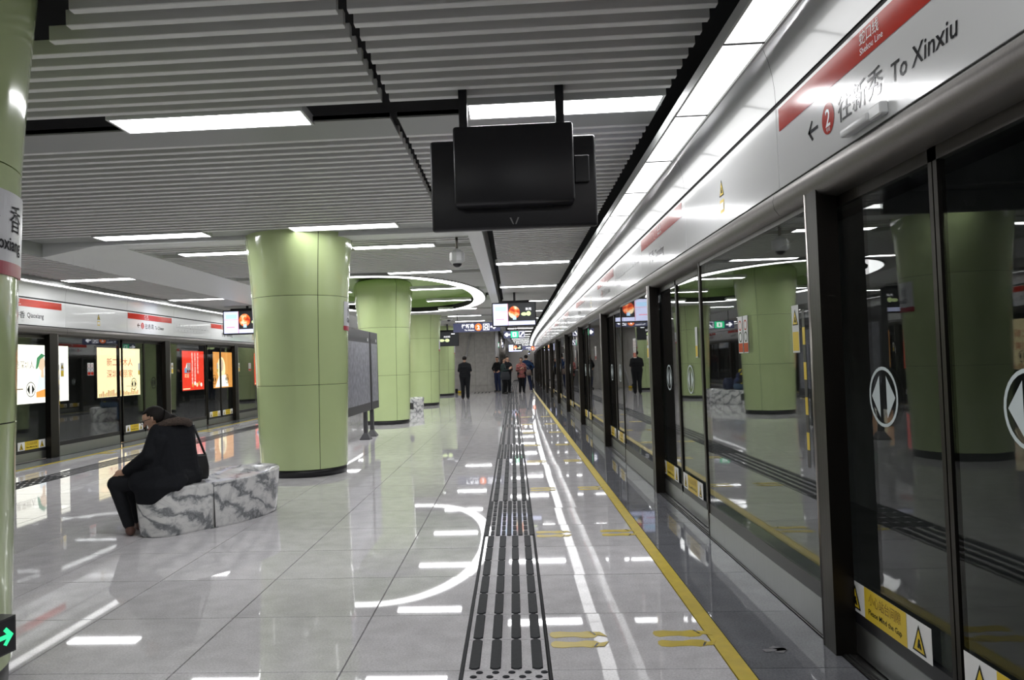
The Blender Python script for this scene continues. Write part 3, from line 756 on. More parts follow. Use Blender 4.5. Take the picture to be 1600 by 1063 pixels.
# ================================================================ columns
PROF = [(0.585, 0.10), (0.600, 0.6), (0.617, 1.2), (0.632, 1.8), (0.652, 2.37), (0.685, 2.8), (0.725, 3.2), (0.742, 3.36), (0.735, 3.44), (0.70, 3.51), (0.63, 3.555), (0.52, 3.57)]
def prof(z0, z1):
    out = []
    def rz(z):
        for (r0, a), (r1, c) in zip(PROF, PROF[1:]):
            if a <= z <= c: return r0+(r1-r0)*(z-a)/(c-a)
    out.append((rz(z0), z0)); out += [(r, z) for r, z in PROF if z0 < z < z1]; out.append((rz(z1), z1)); return out
colpos = [(-2.9, 3.3), (-2.89, 10.62), (-3.2, 19.5), (-3.25, 28.0), (-3.35, 36.6)]
clab = ['green clad column cut off by the left edge of the picture', 'broad green clad column standing behind the marble bench',
        'green clad column with rounded top inside the ring light', 'green clad column partly hidden behind the ring light column', 'farthest green clad column by the stair enclosure']
for (cx, cy), lb in zip(colpos, clab):
    t = thing('green_column', (cx, cy, 0), lb, 'column', 'green columns down the platform', 'thing')
    zt = 3.57
    for z0, z1 in ((0.10, 1.197), (1.203, 2.367), (2.373, zt)):
        for q in range(4):
            a0 = math.radians(35+90*q)+0.006; a1 = math.radians(125+90*q)-0.006
            b = MB(); P = prof(z0, z1); b.lathe(cx, cy, P, GREEN, a0, a1, n=16)
            b.lathe(cx, cy, [(P[0][0]-0.02, z0), P[0]], GREEN, a0, a1, n=16); b.lathe(cx, cy, [P[-1], (P[-1][0]-0.02, z1)], GREEN, a0, a1, n=16)
            b.build('cladding_panel', t)
    b = MB(); b.lathe(cx, cy, [(r-0.012, z) for r, z in PROF[:-1]], BLKM, n=32); b.build('core', t)
    b = MB(); b.lathe(cx, cy, [(0.0, 0.0), (0.572, 0.0), (0.572, 0.105), (0.5, 0.105)], BLK, n=40); b.build('plinth', t)
def rcol(z):
    for (r0, a), (r1, c) in zip(PROF, PROF[1:]):
        if a <= z <= c: return r0+(r1-r0)*(z-a)/(c-a)
def colsign(cx, cy, a0, a1, z0, z1, label):
    t = thing('station_sign', (cx+0.6, cy, z0), label, 'sign', 'station name signs on the columns')
    def band(za, zb, m, off, nm):
        b = MB(); b.lathe(cx, cy, [(rcol(za)+0.002, za), (rcol(za)+off, za), (rcol(zb)+off, zb), (rcol(zb)+0.002, zb)], m, a0, a1, n=20, smooth=False)
        for aa in (a0, a1):
            s_, c_ = math.sin(aa), -math.cos(aa)
            b.face([(cx+r*s_, cy+r*c_, z) for r, z in ((rcol(za)+0.002, za), (rcol(za)+off, za), (rcol(zb)+off, zb), (rcol(zb)+0.002, zb))], m)
        return b.build(nm, t)
    zs = z0+0.06
    band(zs, z1, mat('pale_sign_face', (0.62, 0.63, 0.66), 0.3), 0.008, 'face'); band(z0, zs, DRED, 0.008, 'red_stripe')
    b = MB(); R = rcol((z0+z1)/2)+0.0105; tot = (a1-a0)*R
    def wrap(s, size, start, zb, m, width, bold=0):
        V, P = textmesh(s, bold); xs = [v.x for v in V]; x0, x1 = min(xs), max(xs); k = width/(x1-x0)
        vs = []
        for v in V:
            a = a0+((v.x-x0)*k+start)/R; z = zb+v.y*size; rr = rcol(z)+0.0105
            vs.append(b.bm.verts.new((cx+rr*math.sin(a), cy-rr*math.cos(a), z)))
        i = b.mi(m)
        for p in P:
            try: f = b.bm.faces.new([vs[j] for j in p]); f.material_index = i
            except ValueError: pass
    wrap('侨', 0.14, tot*0.20, z0+0.21, INKM, 0.13); wrap('香', 0.14, tot*0.60, z0+0.21, INKM, 0.13)
    wrap('Qiaoxiang', 0.085, tot*0.18, z0+0.115, INKM, tot*0.68, bold=0.02)
    b.build('lettering', t)
A0, A1 = math.radians(76), math.radians(128)
colsign(-2.9, 3.3, math.radians(72), math.radians(119), 1.87, 2.25, 'white station name sign with red stripe on the column at the picture edge')
colsign(-2.89, 10.62, A0, A1, 1.92, 2.31, 'white station name sign with red stripe on the column behind the marble bench')
colsign(-3.25, 28.0, A0, A1, 1.92, 2.31, 'white station name sign with red stripe on the column behind the ring light column')
colsign(-3.35, 36.6, A0, A1, 1.92, 2.31, 'white station name sign with red stripe on the farthest green column')
# low exit signs
def exitsign(cx, cy, ang, z0, label, right=True):
    a = math.radians(ang); r = rcol(max(0.11, z0)); n = Vector((math.sin(a), -math.cos(a), 0)); xd = Vector((math.cos(a), math.sin(a), 0)); up = Vector((0, 0, 1)); o = Vector((cx, cy, z0))+n*(r-0.01)
    t = thing('exit_sign', o, label, 'exit sign', 'low exit signs on the columns')
    wd, hg, dp = 0.34, 0.155, 0.075
    b = MB(); b.extr([o+xd*(-wd/2), o+xd*(wd/2), o+xd*(wd/2)+up*hg, o+xd*(-wd/2)+up*hg], n*dp, BOARDF); b.build('housing', t)
    b = MB(); p = o+n*(dp+0.002); quad(b, p, xd, up, -wd/2+0.008, wd/2-0.008, 0.008, hg-0.008, BLK); b.build('face', t)
    b = MB(); p = o+n*(dp+0.004); arrow(b, p, xd, up, wd*0.30, hg*0.5, 0.1, 0 if right else math.pi, SIGG, th=0.2)
    b.build('arrow', t)
exitsign(-2.9, 3.3, 82, 0.205, 'black low level exit sign with green arrow on the near column')
exitsign(-3.2, 19.5, 110, 0.33, 'small green lit exit sign low on the ring light column')

# ================================================================ advert light boxes on the far tunnel wall
def lightbox(y0, y1, label, kind):
    z0, z1 = 0.76, 2.25; x = -12.26
    t = thing('advert_lightbox', (x, (y0+y1)/2, z0), label, 'light box', 'lit advert boxes on the tunnel wall')
    b = MB(); b.box(x-0.12, x+0.02, y0-0.05, y1+0.05, z0-0.05, z1+0.05, BOARDF, bevel=0.01); b.build('frame', t)
    org = Vector((x+0.023, y0, 0)); xd = Vector((0, 1, 0)); up = Vector((0, 0, 1)); W = y1-y0; e = Vector((0.002, 0, 0))
    b = MB(); quad(b, org, xd, up, 0, W, z0, z1, {'w': ADW, 'c': ADC, 'r': ADR, 'o': ADO, 't': ADT}[kind]); b.build('poster_face', t)
    b = MB(); o = org+e
    if kind == 'w':
        addtext(b, '是深圳人', 0.22, o+xd*0.02+up*1.66, xd, up, ADI, width=0.78)
        cx = 1.12
        disc(b, o, xd, up, cx, 1.78, 0.15, 0.19, ADSK); poly(b, o+e, xd, up, [(cx-0.26, 1.62), (cx-0.2, 1.92), (cx, 2.04), (cx+0.16, 1.98), (cx-0.06, 1.88), (cx-0.16, 1.66)], ADG)
        poly(b, o+e, xd, up, [(cx-0.04, 1.42), (cx+0.10, 1.40), (cx+0.08, 1.62), (cx-0.02, 1.62)], ADSK)
        poly(b, o, xd, up, [(cx-0.25, 1.05), (cx-0.12, 1.48), (cx+0.12, 1.48), (cx+0.3, 1.3), (cx+0.32, 0.98)], emit('advert_pale', (0.85, 0.9, 0.95), 1.2))
        poly(b, o+e*2, xd, up, [(cx-0.25, 0.9), (cx+0.3, 0.9), (cx+0.3, 1.14), (cx-0.25, 1.04)], ADO)
        quad(b, o, xd, up, 1.76, 1.88, 0.98, 2.1, ADB); quad(b, o, xd, up, 0.1, 0.34, 1.12, 1.15, ADI)
    elif kind == 'c':
        addtext(b, '新二新木人', 0.26, o+xd*0.55+up*1.72, xd, up, ADRI, width=1.6)
        addtext(b, '深圳美丽家', 0.26, o+xd*0.55+up*1.36, xd, up, ADRI, width=1.6)
        quad(b, o, xd, up, 1.7, 2.3, 1.05, 1.06, ADI)
        for q in range(24): 
            hx = 0.08+q*(W-0.2)/24; quad(b, o, xd, up, hx, hx+(W-0.2)/30, z0+0.02, z0+0.1+0.12*random.random(), emit('advert_ochre%d' % (q % 3), (0.85, 0.58-0.06*(q % 3), 0.25), 1.0))
    elif kind == 'r':
        for q in range(3):
            for r_ in range(9 if q < 2 else 6):
                addtext(b, '新年快乐出行平安好'[(r_+q*3) % 9], 0.15, o+xd*(0.85+q*0.26)+up*(2.06-r_*0.135), xd, up, ADW, width=0.13)
        addtext(b, '欢迎', 0.17, o+xd*0.2+up*1.25, xd, up, ADC, width=0.4); quad(b, o, xd, up, 0.2, 0.6, 1.42, 1.60, ADB); poly(b, o+e, xd, up, [(0.3, 1.6), (0.5, 1.6), (0.4, 1.78)], ADW)
        for q in range(5): disc(b, o, xd, up, 0.95+q*0.2, 0.95+0.06*(q % 2), 0.09, 0.08, (ADO, ADW, ADC)[q % 3], n=12)
        quad(b, o, xd, up, 0.05, 0.7, 0.80, 0.84, ADC)
    elif kind == 'o':
        disc(b, o, xd, up, 0.9, 1.55, 0.45, 0.5, ADC); disc(b, o+e, xd, up, 0.95, 1.7, 0.2, 0.25, ADSK); poly(b, o+e, xd, up, [(0.2, 0.8), (1.7, 0.8), (1.4, 1.3), (0.6, 1.25)], ADW)
    else:
        quad(b, o, xd, up, W*0.45, W*0.55, z0+0.05, z1-0.05, ADI)
    b.build('print', t)
lightbox(18.6, 20.95, 'white lit advert with a woman in a green headscarf seen through the left doors', 'w')
lightbox(22.45, 25.1, 'cream lit advert with red brush lettering seen through the left doors', 'c')
lightbox(28.4, 30.6, 'red lit advert with columns of white characters seen through the left doors', 'r')
lightbox(31.4, 33.6, 'orange lit advert just beyond the red one on the tunnel wall', 'o')
lightbox(14.3, 16.9, 'cream lit advert on the tunnel wall nearest the camera', 'c')
lightbox(36.5, 38.8, 'red lit advert farthest along the tunnel wall', 'r')

# ================================================================ marble benches
def spline(P, n=6):
    out = []; N = len(P)
    for i in range(N):
        p0, p1, p2, p3 = [Vector(P[(i+j-1) % N]) for j in range(4)]
        for k in range(n):
            t = k/n
            out.append(0.5*((2*p1)+(-p0+p2)*t+(2*p0-5*p1+4*p2-p3)*t*t+(-p0+3*p1-3*p2+p3)*t**3))
    return out
BP = [(-3.31, 6.74), (-3.24, 6.61), (-3.08, 6.58), (-2.95, 6.66), (-2.82, 6.86), (-2.68, 7.02), (-2.56, 7.22), (-2.44, 7.56), (-2.42, 7.85), (-2.56, 8.08), (-2.86, 8.16), (-3.10, 8.02), (-3.2, 7.7), (-3.24, 7.35), (-3.30, 7.0)]
def bench(dx, dy, label):
    t = thing('marble_bench', (-2.85+dx, 7.4+dy, 0), label, 'bench', 'marble benches by the columns')
    L = spline([(x, y, 0) for x, y in BP]); c = Vector((-2.88, 7.35, 0)); c0 = c
    def lv(s, z): return [c+(p-c)*s+Vector((dx, dy, z)) for p in L]
    def dish(s, z, dz):
        out = []
        for p in L:
            q = c+(p-c)*s; u = max(0.0, min(1.0, (q.x+2.98)/0.3)); u = u*u*(3-2*u); v = max(0.0, min(1.0, (q.y-7.5)/0.5))
            out.append(q+Vector((dx, dy, z-dz*u+0.022*u*v*(1 if dz < 0.02 else 0.2))))
        return out
    lev = [lv(0.965, 0.0), lv(0.985, 0.02), lv(1.008, 0.2), lv(1.035, 0.385), dish(1.037, 0.402, 0.0), dish(1.025, 0.413, 0.0), dish(0.99, 0.417, 0.004), dish(0.93, 0.418, 0.018), dish(0.84, 0.418, 0.032), dish(0.6, 0.418, 0.038), dish(0.2, 0.418, 0.04)]
    b = MB(); i = b.mi(MARB); V = [[b.bm.verts.new(p) for p in l] for l in lev]; n = len(L)
    for a, c_ in zip(V, V[1:]):
        for k in range(n): f = b.bm.faces.new((a[k], a[(k+1) % n], c_[(k+1) % n], c_[k])); f.material_index = i; f.smooth = True
    f = b.bm.faces.new(V[-1]); f.material_index = i; f = b.bm.faces.new(V[0][::-1]); f.material_index = i
    b.build('marble_block', t)
    # joint between the two marble pieces
    b = MB(); jx = -2.725+dx; b.box(jx-0.0015, jx+0.0015, 6.945+dy, 6.99+dy, 0.01, 0.40, GROUT); b.build('joint', t)
    return t
bench(0, 0, 'white veined marble bench in front of the first column, a woman sitting on it')
bench(-0.42, 16.6, 'white veined marble bench behind the ring light column')

# ================================================================ information boards
BM = mat('faded_map_print', (0.27, 0.275, 0.31), 0.35, noise=0.35, nscale=9)
def board(y0, y1, z0, z1, legs, label):
    x = -2.93; t = thing('information_board', (x, (y0+y1)/2, 0), label, 'information board', 'information boards behind the first column')
    b = MB(); b.box(x-0.05, x+0.05, y0, y1, z0, z1, BOARDF, bevel=0.008); b.build('frame', t)
    b = MB(); b.box(x+0.0505, x+0.053, y0+0.09, y1-0.09, z0+0.16, z1-0.24, BM); b.build('map_face', t)
    b = MB(); b.box(x+0.0505, x+0.053, y0+0.09, y1-0.09, z1-0.20, z1-0.14, BLK); b.box(x+0.0535, x+0.055, y1-0.25, y1-0.18, z1-0.20, z1-0.14, WHT); b.build('header', t)
    for ly in legs:
        b = MB(); b.box(x-0.035, x+0.035, ly-0.05, ly+0.05, 0.12, z0+0.02, BOARDF)
        L = [(x-0.10, ly-0.13), (x+0.10, ly-0.13), (x+0.10, ly+0.13), (x-0.10, ly+0.13)]; S = [(x-0.035, ly-0.05), (x+0.035, ly-0.05), (x+0.035, ly+0.05), (x-0.035, ly+0.05)]
        A = [b.bm.verts.new((*p, 0.0)) for p in L]; B = [b.bm.verts.new((*p, 0.015)) for p in L]; C = [b.bm.verts.new((*p, 0.13)) for p in S]; i = b.mi(BOARDF)
        for U, V_ in ((A, B), (B, C)):
            for k in range(4): f = b.bm.faces.new((U[k], U[(k+1) % 4], V_[(k+1) % 4], V_[k])); f.material_index = i
        f = b.bm.faces.new(C); f.material_index = i; f = b.bm.faces.new(A[::-1]); f.material_index = i
        b.build('leg', t)
board(12.6, 15.68, 0.55, 2.13, (12.9, 15.3), 'charcoal framed map board on two legs, nearer of two behind the first column')
board(15.76, 16.6, 0.55, 2.13, (16.0,), 'narrower charcoal framed map board on one leg, farther of two behind the first column')

# ================================================================ hanging screens
def tv(cx, y, zc, face, label, lit=True, dim=False, pole_top=3.3, w_=1.12, h_=0.62):
    """face -1: screen looks at the camera (-y); +1: its back does"""
    t = thing('hanging_screen', (cx, y, zc-h_/2), label, 'screen', 'screens hanging from the ceiling')
    s = face
    def bx(b, x0, x1, d0, d1, z0, z1, m, **k): b.box(cx+x0, cx+x1, y+s*d0, y+s*d1, zc+z0, zc+z1, m, **k)
    b = MB(); bx(b, -w_/2, w_/2, -0.035, 0.035, -h_/2, h_/2, BLK, bevel=0.02, seg=3); b.build('casing', t)
    b = MB(); bx(b, -w_/2+0.17, w_/2-0.16, -0.20, -0.03, -h_/2+0.14, h_/2+0.045, BLK, bevel=0.018, seg=2); b.build('rear_housing', t)
    b = MB(); bx(b, w_/2-0.15, w_/2-0.05, -0.08, -0.02, -0.02, 0.16, BLK, bevel=0.006); b.build('input_box', t)
    if s > 0:
        b = MB(); z = -h_/2+0.03
        for q in (-1, 1):
            b.extr([Vector((cx+q*0.004, y-0.036, zc+z)), Vector((cx+q*0.012, y-0.036, zc+z)), Vector((cx+q*0.032, y-0.036, zc+z+0.045)), Vector((cx+q*0.022, y-0.036, zc+z+0.045))], (0, -0.003, 0), mat('grey_emblem', (0.3, 0.3, 0.31), 0.35))
        b.build('emblem', t)
    for px in (-0.32, 0.32) if s > 0 else (0.02,):
        b = MB(); b.box(cx+px-0.028, cx+px+0.028, y-s*0.14-0.028, y-s*0.14+0.028, zc+h_/2, pole_top, BLK, bevel=0.004); pl = b.build('pole', t)
        b = MB(); b.box(cx+px-0.05, cx+px+0.05, y-s*0.14-0.05, y-s*0.14+0.05, pole_top-0.015, pole_top, BLK); b.build('ceiling_bracket', pl)
    xd = Vector((1, 0, 0)) if s < 0 else Vector((-1, 0, 0)); up = Vector((0, 0, 1)); n = Vector((0, s, 0))
    org = Vector((cx, y, zc))+n*0.0365; W, H = w_-0.07, h_-0.075
    b = MB(); quad(b, org, xd, up, -W/2, W/2, -H/2, H/2, SCRD); dsp = b.build('display', t)
    b = MB(); o = org+n*0.001; o2 = org+n*0.002; o3 = org+n*0.003
    if not dim:
        quad(b, o, xd, up, -W/2, -W/2+W*0.355, -H/2, H/2, SCRL); quad(b, o2, xd, up, -W/2+W*0.05, -W/2+W*0.31, H*0.17, H*0.36, SCRB)
        quad(b, o2, xd, up, -W/2, -W/2+W*0.355, H*0.12, H*0.135, SCRR); quad(b, o2, xd, up, -W/2+W*0.06, -W/2+W*0.26, -H*0.24, -H*0.2, SCRR); quad(b, o2, xd, up, -W/2+W*0.345, -W/2+W*0.355, -H/2, H/2, SCRR)
        quad(b, o, xd, up, -W/2+W*0.36, W/2, -H/2, -H*0.32, SCRL)
        disc(b, o, xd, up, W*0.005, H*0.09, W*0.135, H*0.29, FIRE); quad(b, o2, xd, up, -W*0.03, W*0.05, -H*0.25, -H*0.1, SCRB)
        disc(b, o, xd, up, W*0.24, 0.0, W*0.07, H*0.08, SCRG); disc(b, o2, xd, up, W*0.35, 0.01, W*0.055, H*0.11, SCRG)
        addtext(b, '新闻', 0.075, o3+xd*(W*0.28)+up*(H*0.18), xd, up, SIGW)
    else:
        addtext(b, '时间', 0.09, o+xd*(-W*0.12)+up*(H*0.08), xd, up, SIGW, width=0.26); disc(b, o, xd, up, -W*0.22, -H*0.13, W*0.12, H*0.1, SCRG); disc(b, o2, xd, up, W*0.02, -H*0.13, W*0.1, H*0.12, SCRG)
        quad(b, o, xd, up, W*0.2, W*0.36, H*0.32, H*0.37, SIGW)
    b.build('screen_image', dsp)
tv(0.04, 5.32, 2.62, 1, 'large black screen hanging close overhead, its back to the camera')
tv(0.06, 19.9, 2.64, -1, 'lit screen hanging over the right walkway showing an orange fireball')
tv(-6.68, 19.3, 2.64, -1, 'lit screen hanging on the left of the first green column')
tv(-2.85, 34.0, 2.56, -1, 'dark screen with yellow shapes hanging right of the third column', dim=True, w_=1.05, h_=0.66)
tv(0.2, 63.0, 2.62, -1, 'small far lit screen above the group of people')
tv(1.25, 84.0, 2.62, -1, 'tiny farthest lit screen near the end of the platform')

# ================================================================ hanging direction signs
def hangsign(x0, x1, y, z0, z1, label, kind, rods):
    t = thing('direction_sign', ((x0+x1)/2, y, z0), label, 'sign', 'signs hanging from the ceiling')
    b = MB(); b.box(x0, x1, y-0.05, y+0.05, z0, z1, SIGNB, bevel=0.006); pn = b.build('panel', t)
    for rx in rods:
        b = MB(); b.cyl((rx, y, z1), (rx, y, 3.24), 0.012, 0.012, BLK, n=8); b.build('rod', t)
    xd = Vector((1, 0, 0)); up = Vector((0, 0, 1)); o = Vector((x0, y-0.052, z0)); W, H = x1-x0, z1-z0; o2 = o-Vector((0, 0.002, 0)); o3 = o-Vector((0, 0.004, 0))
    b = MB()
    def train(px):
        quad(b, o, xd, up, px-0.11, px+0.11, H*0.14, H*0.86, SIGW); quad(b, o2, xd, up, px-0.095, px+0.095, H*0.2, H*0.8, SIGNB)
        disc(b, o3, xd, up, px, H*0.55, 0.07, H*0.22, SIGW); quad(b, o3-Vector((0, .002, 0)), xd, up, px-0.04, px+0.04, H*0.5, H*0.66, SIGNB); poly(b, o3, xd, up, [(px-0.08, H*0.22), (px-0.05, H*0.22), (px-0.02, H*0.36), (px-0.05, H*0.36)], SIGW); poly(b, o3, xd, up, [(px+0.08, H*0.22), (px+0.05, H*0.22), (px+0.02, H*0.36), (px+0.05, H*0.36)], SIGW)
    if kind == 'xinxiu':
        addtext(b, '往新秀', 0.155, o+xd*0.30+up*H*0.46, xd, up, SIGW, width=0.45, bold=0.02)
        addtext(b, 'To Xinxiu', 0.075, o+xd*0.40+up*H*0.12, xd, up, SIGW, width=0.35, bold=0.012)
        disc(b, o, xd, up, 0.90, H*0.5, 0.125, H*0.42, SIGO); addtext(b, '2', 0.2, o2+xd*0.90+up*H*0.26, xd, up, SIGW, bold=0.02, align='C')
        train(1.18); arrow(b, o, xd, up, 1.44, H*0.5, 0.22, 0, SIGW, th=0.25)
    else:
        arrow(b, o, xd, up, W*0.17, H*0.5, 0.24, math.pi, SIGW, th=0.25)
        quad(b, o, xd, up, W*0.34, W*0.68, 0.02, H-0.02, SIGG); quad(b, o2, xd, up, W*0.42, W*0.60, H*0.2, H*0.8, SIGW); quad(b, o3, xd, up, W*0.48, W*0.54, H*0.3, H*0.7, SIGG)
        quad(b, o, xd, up, W*0.72, W*0.97, H*0.1, H*0.9, SIGW); quad(b, o2, xd, up, W*0.735, W*0.955, H*0.16, H*0.84, SIGNB); poly(b, o3, xd, up, [(W*0.75, H*0.22), (W*0.81, H*0.22), (W*0.94, H*0.7), (W*0.94, H*0.8), (W*0.89, H*0.8)], SIGW)
    b.build('lettering', pn)
hangsign(-2.10, -0.42, 28.0, 2.57, 2.89, 'dark blue sign with orange line number pointing right before the stair enclosure', 'xinxiu', (-1.95, -0.62))
hangsign(-0.36, 0.52, 32.5, 2.44, 2.74, 'dark sign with white arrow and green exit symbol under the far screen', 'exit', (-0.22, 0.2))
hangsign(-1.25, -0.55, 47.0, 2.35, 2.7, 'small far dark sign with green symbol left of the far screen', 'exit', (-1.1, -0.7))
hangsign(0.9, 2.3, 72.0, 2.5, 2.95, 'tiny far lit sign between the two farthest screens', 'xinxiu', (1.1, 2.1))
hangsign(-5.6, -4.5, 31.0, 2.5, 2.8, 'dark sign with green exit symbol on the left beyond the columns', 'exit', (-5.4, -4.7))

# ================================================================ cameras and small devices
t = thing('dome_camera', (-0.745, 11.05, 2.8), 'grey dome security camera hanging on a rod right of the first column', 'security camera')
b = MB(); b.cyl((-0.745, 11.05, 3.04), (-0.745, 11.05, 3.24), 0.018, 0.018, STEEL); b.build('rod', t)
b = MB(); b.cyl((-0.745, 11.05, 3.0), (-0.745, 11.05, 3.05), 0.035, 0.025, WPL); b.lathe(-0.745, 11.05, [(0.02, 3.035), (0.05, 3.03), (0.108, 2.985), (0.112, 2.875), (0.078, 2.835), (0.02, 2.835)], WPL, n=10, smooth=False); b.build('housing', t)
b = MB(); b.ball((-0.745, 11.05, 2.845), (0.068, 0.068, 0.062), BLK, 16, 10); b.build('dome', t)
t = thing('wall_camera', (-2.25, 27.6, 3.0), 'white wall camera on an arm at the top of the third column', 'security camera')
b = MB(); b.cyl((-2.55, 27.8, 3.02), (-2.2, 27.4, 3.02), 0.025, 0.025, WPL); b.build('arm', t)
b = MB(); b.lathe(-2.2, 27.35, [(0.0, 3.08), (0.1, 3.07), (0.14, 3.02), (0.12, 2.98), (0.0, 2.97)], WPL, n=16); b.build('housing', t)
b = MB(); b.ball((-2.2, 27.3, 2.99), (0.075, 0.075, 0.06), BLK); b.build('lens', t)
t = thing('fascia_sensor', (1.44, 3.28, 2.31), 'small white sensor box fixed under the lettering on the right fascia', 'sensor')
b = MB(); b.box(1.425, 1.469, 3.17, 3.42, 2.318, 2.352, WPL, bevel=0.008, seg=2, T=None); b.build('box', t)
b = MB(); b.box(1.435, 1.47, 3.07, 3.17, 2.315, 2.365, WPL, bevel=0.006); b.build('bracket', t)

# ================================================================ stair enclosure and far end
t = link('wall_stair_enclosure', None, (-1.9, 40, 0), None, 'grey stone clad end wall of the stair enclosure', None, None, 'structure')
b = MB(bend=True); b.box(-2.88, -0.92, 40.05, 52, 0, 3.2, STONE); b.build('core', t)
xe = [-2.88, -1.95, -1.35, -0.92]; ze = [0.0, 0.32, 1.05, 1.35, 2.0, 2.6, 3.2]
for i in range(3):
    for j in range(6):
        b = MB(bend=True); b.box(xe[i]+0.004, xe[i+1]-0.004, 40.0, 40.05, ze[j]+0.004, ze[j+1]-0.004, STONE, bevel=0.002); b.build('stone_panel', t)
b = MB(bend=True); b.cyl((-2.14, 39.93, 2.95), (-2.82, 39.93, 0.1), 0.045, 0.045, WPL); b.build('handrail', t)
b = MB(bend=True); b.cyl((-0.9, 39.95, 0.0), (-0.9, 39.95, 3.1), 0.05, 0.05, WPL); b.build('corner_post', t)
b = MB(bend=True); b.box(-7.0, -2.9, 44.0, 44.3, 0, 3.2, STONE); b.build('wall_equipment_room', kind='structure', label='plain grey wall left of the stair enclosure')
t = thing('escalator', (-0.55, 45, 0), 'steel escalator side beyond the stair enclosure', 'escalator')
b = MB(bend=True); b.box(-0.86, -0.62, 41.0, 56, 0, 0.9, KICK); b.build('side_panel', t)
for q in range(5):
    b = MB(bend=True); b.cyl((-0.7, 41.5+q*3.2, 0.9), (-0.7, 41.5+q*3.2, 3.15), 0.05, 0.05, STEEL, n=10); b.build('post', t)
b = MB(bend=True); b.cyl((-0.7, 41.0, 1.0), (-0.7, 56, 1.0), 0.045, 0.045, BLK, n=8); b.build('handrail', t)
b = MB(bend=True); b.box(-8.2, 4.0, 94.5, 94.8, 0, 3.6, BEIGE); b.build('wall_far', kind='structure', label='pale wall closing the far end of the platform')
b = MB(bend=True); b.box(-0.55, 0.95, 66.0, 66.3, 0, 2.5, BEIGE); b.build('wall_partition', kind='structure', label='pale partition behind the far people')
t = thing('floor_grate', (-1.6, 38.9, 0), 'dark slotted floor grate in front of the stair enclosure', 'grate')
b = MB(); b.box(-1.95, -1.2, 38.0, 39.6, 0.0, 0.003, GROUT); b.build('frame', t)
for q in range(4):
    b = MB(); b.box(-1.9+q*0.18, -1.78+q*0.18, 38.1, 39.5, 0.003, 0.006, STONE); b.build('bar', t)
t = thing('barrier_foot', (-2.75, 39.2, 0), 'small black and yellow striped block on the floor by the stair enclosure', 'block')
b = MB(); b.box(-2.93, -2.80, 39.0, 39.2, 0, 0.22, BLK, bevel=0.02); b.build('base', t)
b = MB(); b.box(-2.80, -2.62, 38.95, 39.1, 0.0, 0.12, YELT, bevel=0.04); b.build('striped_block', t)
# ================================================================ people
SKIN = mat('skin', (0.55, 0.33, 0.23), 0.5); HAIR = mat('black_hair', (0.010, 0.008, 0.007), 0.7, spec=0.25, bump=0.3, nscale=120)
def cloth(name, c, noise=0.15): return mat(name, c, 0.85, noise=noise, nscale=40, spec=0.2, bump=0.15)
def capsule(bm, a, c, ra, rc, seg=14):
    a, c = Vector(a), Vector(c); d = c-a
    L = d.length
    if L < 1e-5: d = Vector((0, 0, 1)); L = 1e-5
    q = d.normalized().to_track_quat('Z', 'Y'); rings = []
    hs = 4
    P = []
    for k in range(hs+1):
        t = -math.pi/2+math.pi/2*k/hs; P.append((ra*math.cos(t), ra*math.sin(t)))
    for k in range(hs+1):
        t = math.pi/2*k/hs; P.append((rc*math.cos(t), L+rc*math.sin(t)))
    for r, h in P:
        if r < 1e-6: rings.append([bm.verts.new(a+q @ Vector((0, 0, h)))])
        else: rings.append([bm.verts.new(a+q @ Vector((r*math.cos(2*math.pi*k/seg), r*math.sin(2*math.pi*k/seg), h))) for k in range(seg)])
    for A, B in zip(rings, rings[1:]):
        for k in range(seg):
            j = (k+1) % seg
            if len(A) == 1: bm.faces.new((A[0], B[j], B[k])) if len(B) > 1 else None
            elif len(B) == 1: bm.faces.new((A[k], A[j], B[0]))
            else: bm.faces.new((A[k], A[j], B[j], B[k]))
def body(name, caps, regions, voxel, parent, smooth=6, T=None):
    """one continuous skin grown over a posed skeleton of tapered limbs; the clothes are colours of its surface
    caps: (a, b, ra, rb, region)"""
    bm = bmesh.new()
    for a, c, ra, rc, rg in caps: capsule(bm, a, c, ra, rc)
    bmesh.ops.recalc_face_normals(bm, faces=bm.faces[:])
    me = bpy.data.meshes.new(name); bm.to_mesh(me); bm.free()
    o = bpy.data.objects.new(name, me); COL.objects.link(o)
    r = o.modifiers.new('r', 'REMESH'); r.mode = 'VOXEL'; r.voxel_size = voxel; r.adaptivity = 0
    s = o.modifiers.new('s', 'SMOOTH'); s.factor = 0.5; s.iterations = smooth
    dg = bpy.context.evaluated_depsgraph_get(); m2 = bpy.data.meshes.new_from_object(o.evaluated_get(dg))
    bpy.data.objects.remove(o); bpy.data.meshes.remove(me); m2.name = name
    order = list(regions.keys())
    for k in order: m2.materials.append(regions[k])
    segs = [(Vector(a), Vector(c), ra, rc, order.index(rg)) for a, c, ra, rc, rg in caps]
    for p in m2.polygons:
        c = p.center; best = 1e9; bi = 0
        for a, e, ra, rc, i in segs:
            d = e-a; l = d.length_squared; t = 0 if l < 1e-9 else max(0, min(1, (c-a).dot(d)/l))
            q = (c-(a+d*t)).length-(ra+(rc-ra)*t)
            if q < best: best = q; bi = i
        p.material_index = bi; p.use_smooth = True
    base = WL[parent.name]
    m2.transform(Matrix.Translation(-base)) if T is None else m2.transform(Matrix.Translation(-base) @ T)
    return link(name, m2, base, parent)
